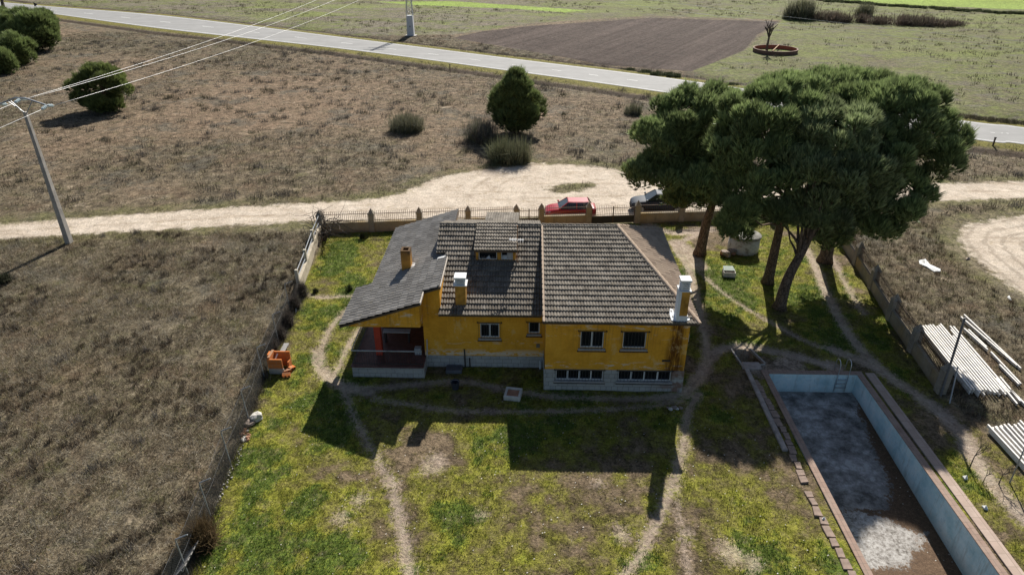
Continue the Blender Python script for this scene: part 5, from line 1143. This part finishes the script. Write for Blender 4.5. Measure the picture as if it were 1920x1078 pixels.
# ------------------------------------------------------------------ foliage
def leaf_mat(name, trans=.25, rough=.7, spec=.25, vcol=.9):
    t = NT(name, rough, spec); a = t.attr('tint', 'Color'); t.col(a); t.translucent(trans, a); return t.m
M_NEEDLE = leaf_mat('pine_needles', .28, .5, .4); M_GRASS = leaf_mat('grass_blades', .4); M_DRY = leaf_mat('dry_stems', .2, .9, .1)
M_BARK = NT('pine_bark', .95, .1); P = M_BARK.pos(); v_ = M_BARK.vor(7, M_BARK.scale(P, (1, 1, .35)), feat='DISTANCE_TO_EDGE'); M_BARK.col(M_BARK.mix(M_BARK.rng(v_, 0, .12), (.045, .033, .026), M_BARK.ramp(M_BARK.noise(3, P, 5), (.3, (.11, .078, .058)), (.7, (.19, .14, .105))))); M_BARK.bump(v_, .8, .04); M_BARK = M_BARK.m
M_TWIG = simple('bare_twig', (.085, .07, .058), .95, .3, 3)
def unit(n, rng):
    v = rng.normal(size=(n, 3)); return v/np.linalg.norm(v, axis=1, keepdims=True)
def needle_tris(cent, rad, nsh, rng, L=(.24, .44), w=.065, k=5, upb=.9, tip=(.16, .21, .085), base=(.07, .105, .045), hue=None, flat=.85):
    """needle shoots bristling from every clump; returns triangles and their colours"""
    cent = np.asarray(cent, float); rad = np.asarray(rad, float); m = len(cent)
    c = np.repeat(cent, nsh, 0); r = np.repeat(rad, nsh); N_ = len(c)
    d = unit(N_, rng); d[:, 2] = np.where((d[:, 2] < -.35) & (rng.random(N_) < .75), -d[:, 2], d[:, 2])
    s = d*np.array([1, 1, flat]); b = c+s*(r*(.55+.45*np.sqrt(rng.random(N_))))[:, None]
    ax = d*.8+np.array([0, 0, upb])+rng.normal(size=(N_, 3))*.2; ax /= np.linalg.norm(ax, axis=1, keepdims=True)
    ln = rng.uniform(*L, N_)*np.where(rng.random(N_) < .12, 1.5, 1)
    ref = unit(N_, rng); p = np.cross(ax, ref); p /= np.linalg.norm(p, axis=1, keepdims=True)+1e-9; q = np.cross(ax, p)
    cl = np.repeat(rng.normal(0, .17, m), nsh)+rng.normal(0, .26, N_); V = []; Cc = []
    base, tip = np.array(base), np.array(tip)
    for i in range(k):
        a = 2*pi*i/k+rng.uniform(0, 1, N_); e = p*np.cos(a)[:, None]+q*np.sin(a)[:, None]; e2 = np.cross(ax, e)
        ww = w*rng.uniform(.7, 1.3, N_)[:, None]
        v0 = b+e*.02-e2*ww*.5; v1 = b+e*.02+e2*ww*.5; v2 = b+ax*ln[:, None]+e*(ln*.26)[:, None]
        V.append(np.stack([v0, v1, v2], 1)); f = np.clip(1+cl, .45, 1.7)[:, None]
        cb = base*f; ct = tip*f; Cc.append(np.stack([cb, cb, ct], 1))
    return np.concatenate(V).reshape(-1, 3), np.concatenate(Cc).reshape(-1, 3)
def blades(pts, n, rng, h=(.2, .5), spread=.8, w=.03, cols=((.16, .13, .09),), curl=.3, jit=.12):
    pts = np.asarray(pts, float); N_ = len(pts)*n; b = np.repeat(pts, n, 0)
    hs = np.repeat(rng.uniform(.7, 1.25, len(pts)), n); b = b+np.c_[rng.normal(0, jit, (N_, 2)), np.zeros(N_)]
    a = rng.uniform(0, 2*pi, N_); tilt = np.abs(rng.normal(0, spread, N_)); tilt = np.minimum(tilt, 1.45); ln = rng.uniform(*h, N_)*hs
    d = np.stack([np.cos(a)*np.sin(tilt), np.sin(a)*np.sin(tilt), np.cos(tilt)], 1); s = np.stack([-np.sin(a), np.cos(a), np.zeros(N_)], 1)
    ww = (w*rng.uniform(.6, 1.4, N_))[:, None]
    V = np.stack([b-s*ww/2, b+s*ww/2, b+d*ln[:, None]], 1).reshape(-1, 3)
    cols = np.array(cols); ci = np.repeat(rng.integers(0, len(cols), len(pts)), n); c = cols[ci]*np.clip(1+rng.normal(0, .22, N_), .5, 1.6)[:, None]
    return V, np.repeat(c, 3, 0)
def inside_lobe(lobes, dens, rng, keep=.0, zlow=None):
    """clump centres on the shells of several ellipsoids, none deep inside another"""
    out = []; rr = []
    for (x, y, z, a, b, c, r) in lobes:
        n = int(dens*(a*b+b*c+a*c)/(r*r)); u = unit(n, rng); u[:, 2] = np.where((u[:, 2] < -.25) & (rng.random(n) < .6), -u[:, 2], u[:, 2])
        s = rng.uniform(.72, 1.0, n)[:, None]; p = np.array([x, y, z])+u*s*np.array([a, b, c])
        ok = np.ones(n, bool)
        for (x2, y2, z2, a2, b2, c2, r2) in lobes:
            if (x2, y2, z2) == (x, y, z): continue
            ok &= (((p-np.array([x2, y2, z2]))/np.array([a2, b2, c2]))**2).sum(1) > .62
        out.append(p[ok]); rr.append(r*rng.uniform(.75, 1.2, ok.sum()))
    return np.concatenate(out), np.concatenate(rr)
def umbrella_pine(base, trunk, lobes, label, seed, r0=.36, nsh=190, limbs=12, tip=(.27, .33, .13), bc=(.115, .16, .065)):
    rng = np.random.default_rng(seed); o = thing('pine_tree', base, label, 'tree', 'umbrella pines in the yard')
    mb = MB(); pth = smooth3([base]+trunk, 5); rad = [r0*(1-.62*i/(len(pth)-1))*(1.28 if i == 0 else 1) for i in range(len(pth))]
    mb.tube(pth, rad, 12); top = Vector(pth[-1])
    cs, rs = inside_lobe(lobes, 1.3, rng); pick = rng.choice(len(cs), min(limbs*3, len(cs)), replace=False)
    for k in pick:
        c = Vector(cs[k]); f = rng.uniform(.55, 1.0); i = int(f*(len(pth)-1)); a = Vector(pth[i])
        mid = a.lerp(c, .5)+Vector((0, 0, rng.uniform(-.5, .4))); ra = rad[i]*.42
        mb.tube([a, a.lerp(mid, .5)+Vector((0, 0, .1)), mid, c], [ra, ra*.75, ra*.5, .035], 6)
    mb.build('trunk', M_BARK, o, smooth_=True)
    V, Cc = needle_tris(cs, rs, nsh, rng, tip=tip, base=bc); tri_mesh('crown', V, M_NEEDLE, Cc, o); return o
def smooth3(pts, n=4):
    P = [np.array(p, float) for p in pts]; P = [2*P[0]-P[1]]+P+[2*P[-1]-P[-2]]; out = []
    for i in range(1, len(P)-2):
        for k in range(n):
            t = k/n; a, b, c, d = P[i-1:i+3]; out.append(tuple(.5*((2*b)+(c-a)*t+(2*a-5*b+4*c-d)*t*t+(3*b-a-3*c+d)*t**3)))
    out.append(tuple(P[-2])); return out
def lobe(px, py, Y, rx, rz, ry=None, r=.66):
    """an ellipsoid of crown seen at (px, py) standing at depth Y; radii in metres"""
    x, y, z = atY(px, py, Y); return (x, y, z-.35*r, max(.4, rx-.55*r), max(.4, (ry or rx)-.45*r), max(.35, rz-.5*r), r*1.08)
# leftmost pine
B = G(1312, 476); umbrella_pine(B, [(B[0]+.15, B[1], 2.4), (B[0]+.45, B[1]+.1, 5.0), (B[0]-.3, B[1]+.3, 8.0)],
    [lobe(1300, 215, 44.62, 2.56, 1.87), lobe(1240, 262, 44.13, 2.27, 1.87), lobe(1222, 325, 43.16, 1.87, 1.18), lobe(1345, 200, 45.10, 1.77, 1.48), lobe(1290, 330, 42.97, 2.27, 1.28), lobe(1335, 270, 44.62, 2.56, 1.97), lobe(1330, 365, 42.87, 1.08, 0.59, r=.55), lobe(1283, 362, 43.4, 1.5, .8, r=.5), lobe(1345, 345, 43.2, 1.3, .8, r=.5)],
    'leftmost umbrella pine, leaning trunk beside the house corner and crown over the dark car', 11, .40)
B = G(1439, 530); umbrella_pine(B, [(B[0]+.05, B[1], 2.5), (B[0]+.0, B[1]-.2, 5.5), (B[0]-.2, B[1]-.6, 9.0)],
    [lobe(1425, 215, 40.82, 2.67, 2.00), lobe(1390, 275, 39.88, 2.10, 1.62), lobe(1475, 190, 41.75, 2.48, 1.71), lobe(1420, 300, 40.49, 2.20, 1.6), lobe(1450, 270, 40.79, 2.40, 1.7), lobe(1440, 345, 37.57, 1.43, 0.86, r=.65), lobe(1400, 340, 39.88, 1.52, 0.95, r=.65), lobe(1470, 350, 37.38, 1.05, 0.76, r=.6), lobe(1380, 385, 38.96, 1.50, .8, r=.5), lobe(1455, 405, 38.04, 1.14, 0.67, r=.55), lobe(1380, 420, 40.35, 1.50, .6, r=.45)],
    'second umbrella pine from the left, straight dark trunk in front of the cistern side', 12, .36)
B = G(1461, 578); umbrella_pine(B, [(B[0]+.2, B[1]+.15, 2.0), (B[0]+1.0, B[1]+.5, 4.3), (B[0]+1.9, B[1]+.8, 8.0)],
    [lobe(1560, 255, 39.52, 2.88, 2.02), lobe(1500, 290, 39.04, 1.92, 1.44), lobe(1610, 300, 38.56, 2.30, 1.63), lobe(1560, 320, 37.61, 2.21, 1.15), lobe(1620, 365, 38.56, 1.63, 1.25, r=.7), lobe(1520, 375, 38.56, 1.63, 0.86, r=.65), lobe(1580, 400, 38.09, 1.54, 0.96, r=.65), lobe(1640, 330, 39.04, 1.73, 1.34, r=.7), lobe(1515, 408, 38.3, 1.7, .9, r=.55), lobe(1470, 398, 38.6, 1.3, .8, r=.5), lobe(1560, 425, 38.8, 1.4, .8, r=.55), lobe(1545, 360, 38.2, 2.0, 1.2)],
    'umbrella pine with a curved trunk leaning right, standing nearest to the pool', 13, .38, tip=(.29, .33, .165))
B = G(1546, 490); umbrella_pine(B, [(B[0]+.02, B[1], 2.6), (B[0]+.25, B[1]+.3, 5.5), (B[0]+.9, B[1]+1.0, 9.0)],
    [lobe(1600, 190, 44.87, 3.73, 1.96), lobe(1545, 175, 45.84, 2.26, 1.47), lobe(1690, 215, 41.18, 3.02, 2.01), lobe(1755, 255, 40.73, 1.74, 1.74), lobe(1660, 280, 39.83, 2.47, 1.92), lobe(1735, 300, 40.28, 1.92, 1.37), lobe(1640, 400, 39.39, 1.74, 1.00, r=.7), lobe(1590, 420, 41.98, 2.06, 0.98, r=.7), lobe(1700, 350, 39.83, 1.56, 1.10, r=.7), lobe(1610, 345, 41.98, 2.26, 1.47), lobe(1560, 395, 41.49, 1.77, 1.08, r=.7), lobe(1665, 425, 38.95, 1.20, 0.73, r=.6), lobe(1560, 445, 41.49, 1.18, 0.69, r=.6), lobe(1690, 385, 38.95, 1.37, 1.00, r=.65), lobe(1580, 250, 45.35, 3.34, 2.16)],
    'tallest and widest umbrella pine, at the right with a thick upright trunk by the wall', 14, .46)

def bushy_pine(px, py, wpx, hpx, label, seed, name='pine_tree', group=None, r=.75, tip=(.20, .245, .085), bc=(.08, .115, .045), taper=.35, cat='tree', dens=1.0, trunkh=.6, w_=.08, nsh=190, ):
    B = G(px, py); rng = np.random.default_rng(seed); d = math.hypot(B[1], HCAM); sc = d/FPX
    a = wpx*sc/2*.92; H_ = atY(px, py-hpx, B[1])[2]*.98; o = thing(name, (B[0], B[1], hz(B[0], B[1])), label, cat, group)
    mb = MB(); mb.tube([(B[0], B[1], -.2), (B[0]+.05, B[1], H_*.4), (B[0], B[1], H_*.8)], [a*.10+.06, a*.07+.04, .03], 8)
    for k in range(9): an = k*2.4; z = H_*(.2+.06*k); mb.tube([(B[0], B[1], z), (B[0]+a*.6*cos(an), B[1]+a*.6*sin(an), z+.3)], [.06, .02], 5)
    mb.build('trunk', M_BARK, o, smooth_=True)
    n = int(dens*62); cs = []; rs = []
    u = unit(n*2, rng)
    for v in u[:n]:
        z = .5+.5*v[2]; wdt = (1-taper*z**1.5); s = rng.uniform(.66, 1.0)*(1.14 if rng.random() < .16 else 1)
        cs.append((B[0]+v[0]*a*wdt*s*1.03, B[1]+v[1]*a*wdt*s, trunkh+(H_-trunkh-r*.5)*z*(.97 if s > .6 else .8))); rs.append(r*rng.uniform(.7, 1.35))
    V, Cc = needle_tris(cs, rs, nsh, rng, L=(.30*r/.6, .5*r/.6), w=w_*r/.7, tip=tip, base=bc, upb=.8); tri_mesh('crown', V, M_NEEDLE, Cc, o); return o
bushy_pine(968, 250, 100, 118, 'conical dark green pine between the dirt track and the asphalt road', 21, taper=.66, r=.7, dens=1.6)
bushy_pine(202, 208, 92, 85, 'round dark green pine standing alone in the dry field below the wires', 22, taper=.12, r=.75, trunkh=.3, tip=(.19, .225, .065))
bushy_pine(62, 96, 96, 78, 'large bushy pine by the road at the far left', 23, taper=.22, r=1.1, trunkh=.3)
bushy_pine(88, 70, 40, 52, 'slim upper pine peeking out behind the large bushy pine at far left', 28, taper=.3, r=.9, trunkh=.3)
bushy_pine(36, 120, 66, 55, 'middle round pine bush in the row at the far left', 24, taper=.2, r=.85, trunkh=.2)
bushy_pine(4, 138, 50, 44, 'lowest round pine bush cut by the left edge', 25, taper=.2, r=.8, trunkh=.2)
bushy_pine(-14, 48, 60, 34, 'low dark bush beyond the road at the top left corner', 26, taper=.2, r=1.2, trunkh=.2)
# leafless tree at the very corner
def bare_tree(px, py, h, label, seed, spread=.5, r0=.2, name='bare_tree', n1=5, lean=0.0, twigs=3):
    rng = random.Random(seed); B = at(px, py); o = thing(name, B, label, 'tree'); mb = MB()
    def br(p, d, L, r, lv):
        q = p+d*L; mb.tube([p, p.lerp(q, .5)+Vector((rng.uniform(-.04, .04)*L, rng.uniform(-.04, .04)*L, 0)), q], [r, r*.8, r*.6], 6 if lv < 1 else 4)
        if lv >= twigs: return
        for k in range(n1 if lv == 0 else 3):
            a = rng.uniform(0, 6.28); e = (d+Vector((cos(a), sin(a), rng.uniform(.0, .4)))*spread).normalized(); br(q if lv == 0 else p.lerp(q, rng.uniform(.5, 1)), e, L*rng.uniform(.5, .8), r*.55, lv+1)
    br(Vector((B[0], B[1], B[2]-.1)), Vector((lean, 0, 1)).normalized(), h*.42, r0, 0); mb.build('branches', M_TWIG, o); return o
bare_tree(1437, 100, 6.4, 'pollarded leafless tree growing in front of the round brick tank', 31, .5, .27, n1=6, twigs=2)
bare_tree(14, 34, 9, 'bare trunked tree at the top left corner', 32, .5, .55)
bare_tree(1818, 877, 1.9, 'thin leafless sapling right of the pool beside the worn path', 33, .6, .03, 'sapling', 4)
bare_tree(1873, 906, 1.5, 'low leafless bush near the smaller beam stack', 34, .9, .025, 'sapling', 6)
bare_tree(1843, 905, 1.2, 'tiny leafless sapling between the two bare shrubs right of the pool', 35, .6, .02, 'sapling', 4)
bare_tree(602, 515, .9, 'small dead stem standing in the green corner of the yard', 36, .5, .03, 'sapling', 3)
# dead creeper over the corner pillar
V0 = (-15.5, 47.4); o = thing('dead_creeper', (*V0, 0), 'tangled leafless creeper climbing over the corner pillar of the wall', 'creeper'); mb = MB(); rr = random.Random(9)
def creep(p, d, n, r):
    pts = [Vector(p)]; d = Vector(d)
    for k in range(n): d = (d+Vector((rr.uniform(-.5, .5), rr.uniform(-.4, .4), rr.uniform(-.4, .4)))).normalized(); pts.append(pts[-1]+d*.28)
    mb.tube(pts, [r*(1-.7*k/n) for k in range(n+1)], 5)
    return pts
for k in range(9):
    pts = creep((-15.35+rr.uniform(-.2, .2), 46.6+rr.uniform(-.3, 1.0), 0), (rr.uniform(-.1, .1), .2, 1), 8, .06)
    for q in pts[3:]: creep(q, (rr.uniform(-.6, .9), rr.uniform(-.3, .3), rr.uniform(-.2, .6)), 5, .022)
for k in range(3): creep((-15.2, 47.3, 1.3), (1, .1, .15), 11, .035)
mb.build('stems', M_TWIG, o)
# ---- broom shrubs and other bushes
def shrub(px, py, wpx, hpx, label, seed, cols, cat='shrub', group=None, name='shrub', n=700, spread=.72, w=.05, mat=None):
    B = at(px, py); rng = np.random.default_rng(seed); sc = math.hypot(B[1], HCAM)/FPX; a = wpx*sc/2; H_ = max(.3, atY(px, py-hpx, B[1])[2])
    o = thing(name, B, label, cat, group); m = max(12, n//22); an = rng.uniform(0, 6.28, m); rd = np.sqrt(rng.random(m))*a*.72
    p = np.stack([B[0]+rd*np.cos(an), B[1]+rd*np.sin(an)*.8, np.full(m, B[2]-.02)], 1); hh = (1-.4*(rd/a/.72)**2)*rng.uniform(.55, 1.2, m)
    Vs = []; Cs = []
    for i in range(m):
        v, c = blades(p[i:i+1], 22, rng, (H_*.55*hh[i], H_*1.0*hh[i]), spread, w, cols, jit=a*.10); Vs.append(v); Cs.append(c)
        q = p[i]+np.array([0, 0, H_*hh[i]*.42]); v, c = blades(np.tile(q, (2, 1)), 9, rng, (H_*.25, H_*.5), spread*1.3, w*.9, cols, jit=a*.16); Vs.append(v); Cs.append(c)
    tri_mesh('foliage', np.concatenate(Vs), mat or M_DRY, np.concatenate(Cs), o)
    mb = MB()
    for i in range(6): e = rng.normal(0, .25, 2); mb.tube([(B[0], B[1], B[2]-.1), (B[0]+e[0]*a, B[1]+e[1]*a, B[2]+H_*.5)], [.03, .01], 5)
    mb.build('stem', M_TWIG, o); return o
BROOM = ((.17, .17, .11), (.21, .20, .14), (.14, .14, .08)); DARKB = ((.055, .06, .035), (.07, .07, .045)); GREY = ((.17, .155, .135), (.13, .12, .10)); BRN = ((.11, .075, .04), (.14, .10, .05))
shrub(762, 245, 78, 45, 'wide grey green broom shrub alone in the dry field', 41, BROOM, n=1500)
shrub(902, 265, 76, 58, 'dusty broom shrub just left of the conical pine', 42, GREY+BROOM[:1], n=1200)
shrub(958, 302, 92, 62, 'leafy olive green shrub in front of the conical pine by the sandy track', 43, ((.12, .13, .07), (.15, .15, .09)), n=1500)
shrub(1186, 214, 38, 28, 'small broom shrub near the road, left of the pine crowns', 44, BROOM, n=600)
shrub(6, 530, 40, 28, 'dark low shrub cut by the left edge below the pole', 45, DARKB, n=500, w=.04)
shrub(378, 1020, 62, 60, 'brown leafy bush growing through the wire fence near the bottom', 46, BRN, n=1500, spread=.7, w=.03)
shrub(1500, 36, 62, 52, 'tall grey green shrub in the far field, left end of the reed strip', 47, BROOM, n=900, w=.14)
shrub(1622, 30, 46, 34, 'shrub in the middle of the far reed strip', 48, BROOM, n=500, w=.14)
shrub(1482, 36, 34, 34, 'low shrub at the foot of the tallest far shrub', 49, BROOM, n=400, w=.14)
for k, (px, py, wp, hp) in enumerate(((1545, 38, 44, 13), (1570, 41, 44, 14), (1600, 42, 44, 12), (1640, 44, 44, 12), (1690, 46, 50, 14), (1725, 48, 50, 15), (1760, 49, 44, 12), (1790, 48, 34, 8))):
    shrub(px, py, wp*1.5, hp*1.9, 'low purplish brown reeds in the strip across the far field', 50+k, ((.15, .115, .09), (.12, .10, .075)), 'reeds', 'reeds in the far strip', 'reeds', 500, w=.12)
for k in range(26):
    f = k/25; px = 1540+380*f; py = 2+26*f**.9+random.uniform(-1, 1); shrub(px, py, 30, 7, 'dark green hedge bush in the ditch line at the top right', 70+k, ((.07, .09, .04), (.09, .10, .05)), 'hedge', 'ditch hedge at the top right', 'hedge_bush', 220, .9, .2)
for k, (px, py, wp, hp) in enumerate(((1235, 140, 38, 10), (1262, 143, 34, 13), (1210, 135, 34, 7), (1180, 130, 34, 6), (1340, 155, 40, 6), (1375, 158, 30, 5))):
    shrub(px, py, wp, hp, 'dark green bramble along the ditch beside the ploughed field', 100+k, ((.05, .065, .03), (.075, .085, .04)), 'bramble', 'brambles along the road ditch', 'bramble', 400, .9, .1)
for k in range(7):
    px = 1735+30*k; py = 212+3.2*k; shrub(px, py, 46, 8, 'brown bramble on the far side of the road at the right', 120+k, ((.085, .075, .045), (.07, .07, .035), (.11, .095, .06)), 'bramble', 'brambles beyond the road at the right', 'bramble', 420, .9, .09)
for k, (px, py, wp, hp, lab) in enumerate(((592, 522, 0, 0, ''), (592, 549, 12, 12, 'dark weed clump at the end of the pale wall'), (655, 545, 16, 16, 'dark weed clump in the grass beside the porch roof corner'), (680, 447, 12, 14, 'low weed at the foot of the front wall'))):
    if lab: shrub(px, py, wp, hp, lab, 130+k, ((.05, .055, .03), (.035, .05, .02)), 'weed', None, 'weed', 200, .6, .02)
for k, (px, py, wp, hp) in enumerate(((568, 556, 16, 40), (553, 580, 24, 38), (540, 610, 26, 38), (527, 635, 24, 34), (512, 655, 20, 30))):
    shrub(px, py, wp, hp, 'dead grey bramble tangled in the wire fence above the brick hearth', 140+k, ((.06, .05, .042), (.085, .07, .06), (.13, .115, .10)), 'bramble', 'dead brambles in the fence', 'bramble', 900, .8, .016)
# ---- dry scrub, grass: nobody could count them
def scatter(n, x0, x1, y0, y1, rng, ok):
    x = rng.uniform(x0, x1, n); y = rng.uniform(y0, y1, n); k = ok(x, y); return x[k], y[k]
rng = np.random.default_rng(5)
def field_ok(x, y):
    px_ok = np.abs(x) < (y*.80+6)
    return px_ok & (samp(A['d_lawn'], x, y) > .25) & (samp(A['d_dirt'], x, y) > .3) & (samp(A['d_road'], x, y) > 1.5) & (samp(A['d_turn'], x, y) > .5) & (samp(A['d_plow'], x, y) > .6)
DRYC = ((.225, .178, .115), (.155, .118, .075), (.10, .075, .048), (.285, .24, .165), (.072, .055, .038), (.125, .125, .048))
Vs, Cs = [], []
def put(x, y, n, **kw):
    v, c = blades(np.stack([x, y, samp(zf, x, y)-.01], 1), n, rng, **kw); Vs.append(v); Cs.append(c)
x, y = scatter(26000, -46, -11, 14, 48, rng, field_ok); k = fbm(x*.5, y*.5, 71) > .36; x, y = x[k], y[k]
put(x, y, 9, h=(.10, .33), spread=1.05, w=.02, cols=DRYC, jit=.14)
x, y = scatter(9000, -46, -11, 14, 48, rng, field_ok); k = fbm(x*.3, y*.3, 77) > .45; x, y = x[k], y[k]
put(x, y, 12, h=(.2, .46), spread=1.3, w=.016, cols=((.32, .275, .20), (.25, .21, .15), (.29, .265, .215)), jit=.2)
x, y = scatter(4200, -46, -11, 14, 48, rng, lambda a, b: field_ok(a, b) & (fbm(a*.22, b*.22, 99) > .5)); put(x, y, 26, h=(.16, .40), spread=.55, w=.022, cols=((.085, .066, .048), (.065, .055, .042), (.12, .09, .06)), jit=.09)
x, y = scatter(150, -46, -11, 14, 48, rng, field_ok); put(x, y, 50, h=(.25, .5), spread=.6, w=.024, cols=((.12, .11, .10), (.06, .05, .042), (.16, .14, .115)), jit=.17)
x, y = scatter(9000, 20, 50, 22, 52, rng, field_ok); put(x, y, 9, h=(.12, .35), spread=.8, w=.025, cols=DRYC, jit=.14)
x, y = scatter(1100, 20, 50, 22, 52, rng, field_ok); put(x, y, 24, h=(.15, .38), spread=.55, w=.025, cols=((.085, .066, .048), (.06, .06, .035), (.12, .09, .06)), jit=.1)
x, y = scatter(62000, -105, 75, 52, 150, rng, lambda a, b: field_ok(a, b) & (samp(A['d_fallow'], a, b) > 0)); k = rng.random(len(x)) < np.clip(1.1-samp(A['red'], x, y)*.9, .15, 1)*np.clip((fbm(x*.14, y*.14, 55)-.34)*5, .3, 1); x, y = x[k], y[k]
put(x, y, 7, h=(.12, .36), spread=.7, w=.042, cols=((.165, .132, .092), (.108, .083, .060), (.072, .057, .043), (.135, .118, .09), (.098, .095, .045)), jit=.2)
x, y = scatter(1800, -105, 60, 52, 140, rng, lambda a, b: field_ok(a, b) & (samp(A['d_fallow'], a, b) > 0) & (fbm(a*.12, b*.12, 81) > .47)); put(x, y, 40, h=(.3, .6), spread=.6, w=.05, cols=((.075, .068, .060), (.115, .105, .095), (.075, .07, .045)), jit=.35)
o = tri_mesh('dry_scrub', np.concatenate(Vs), M_DRY, np.concatenate(Cs)); tag(o, 'dry grey brown grass tufts covering the fields around the yard', 'scrub', kind='stuff')
Vs, Cs = [], []
x, y = scatter(9000, -130, 150, 90, 260, rng, lambda a, b: (np.abs(a) < b*.8+5) & (samp(A['d_fallow'], a, b) < -2) & (samp(A['d_plow'], a, b) > 1) & (samp(A['d_bright'], a, b) > 1) & (samp(A['d_road'], a, b) > 2) & (fbm(a*.08, b*.08, 91) > .45))
put(x, y, 9, h=(.25, .6), spread=.7, w=.09, cols=((.13, .115, .08), (.10, .10, .045), (.085, .07, .055), (.16, .15, .08)), jit=.35)
x, y = scatter(2600, -140, 120, 60, 210, rng, lambda a, b: (samp(A['d_road'], a, b) > 3.2) & (samp(A['d_road'], a, b) < 5.2)); put(x, y, 12, h=(.2, .5), spread=.7, w=.06, cols=((.10, .105, .04), (.07, .06, .04), (.13, .11, .06)), jit=.35)
o = tri_mesh('weeds', np.concatenate(Vs), M_DRY, np.concatenate(Cs)); tag(o, 'rough grass and weeds on the fallow land beyond the asphalt road', 'weeds', kind='stuff')
Vs, Cs = [], []
def lawn_ok(x, y):
    return (samp(A['d_lawn'], x, y) < -.12) & (samp(A['d_path'], x, y) > -.03) & (samp(A['d_bare'], x, y) > -.1) & ~((x > POOL[0]-1.2) & (x < POOL[1]+1.0) & (y < POOL[3]+.35)) & ~((x > -5.4) & (x < 8) & (y > 30.5) & (y < 39)) & ~((x > .9) & (x < 8.1) & (y > 28.5) & (y < 39))
x, y = scatter(95000, -15.5, 23, 15.5, 52, rng, lawn_ok); g = samp(A['green'], x, y)
sel = rng.random(len(x)) < np.clip(g*1.5-.2, .08, 1); x, y, g = x[sel], y[sel], g[sel]
for lo, hi, cols, n in ((-.1, .42, ((.14, .115, .05), (.11, .10, .035)), 4), (.42, .62, ((.19, .185, .042), (.155, .158, .034), (.19, .155, .06)), 5), (.62, .8, ((.215, .22, .036), (.175, .185, .03)), 5), (.8, 1.1, ((.09, .14, .024), (.115, .17, .03)), 6)):
    k = (g > lo) & (g <= hi); put(x[k], y[k], n, h=(.05, .13) if lo < .6 else (.06, .16), spread=.75, w=.028, cols=cols, jit=.07)
o = tri_mesh('grass', np.concatenate(Vs), M_GRASS, np.concatenate(Cs)); tag(o, 'short green and yellowish grass growing in the yard', 'grass', kind='stuff')
# (fence line weeds join the dry scrub look)
Vs, Cs = [], []
for (ax_, ay_), (bx_, by_) in zip(CL[:-1], CL[1:]):
    L_ = math.hypot(bx_-ax_, by_-ay_); n_ = int(L_*34); f_ = rng.random(n_); x = ax_+(bx_-ax_)*f_-np.abs(rng.normal(0, .45, n_))+.1; y = ay_+(by_-ay_)*f_
    put(x, y, 13, h=(.2, .6), spread=.75, w=.016, cols=((.062, .05, .038), (.085, .07, .05), (.05, .048, .028), (.16, .135, .10)), jit=.14)
o = tri_mesh('fence_weeds', np.concatenate(Vs), M_DRY, np.concatenate(Cs)); tag(o, 'dark dry weeds along the foot of the wire fence', 'weeds', kind='stuff')
# pale stone flecks lying in the dry field and lawn
x, y = scatter(520, -40, -11, 15, 30, rng, field_ok); x2, y2 = scatter(420, -12, 12, 15, 28, rng, lawn_ok)
kf = rng.random(len(x)) < np.clip((26-y)/14, .05, 1); x = np.r_[x[kf], x2]; y = np.r_[y[kf], y2]
bz = samp(zf, x, y); s_ = rng.uniform(.02, .05, len(x)); V = []
for dx, dy in ((0, 0), (1.2, 0), (1, 1), (.1, .8)): V.append(np.stack([x+dx*s_, y+dy*s_, bz+.03+.012*dx], 1))
V = np.stack(V, 1).reshape(-1, 3); o = tri_mesh('stone_flecks', V, M_ROCKW, None, quads=True); tag(o, 'small white stone flecks scattered over the ground in the foreground', 'stones', kind='stuff')
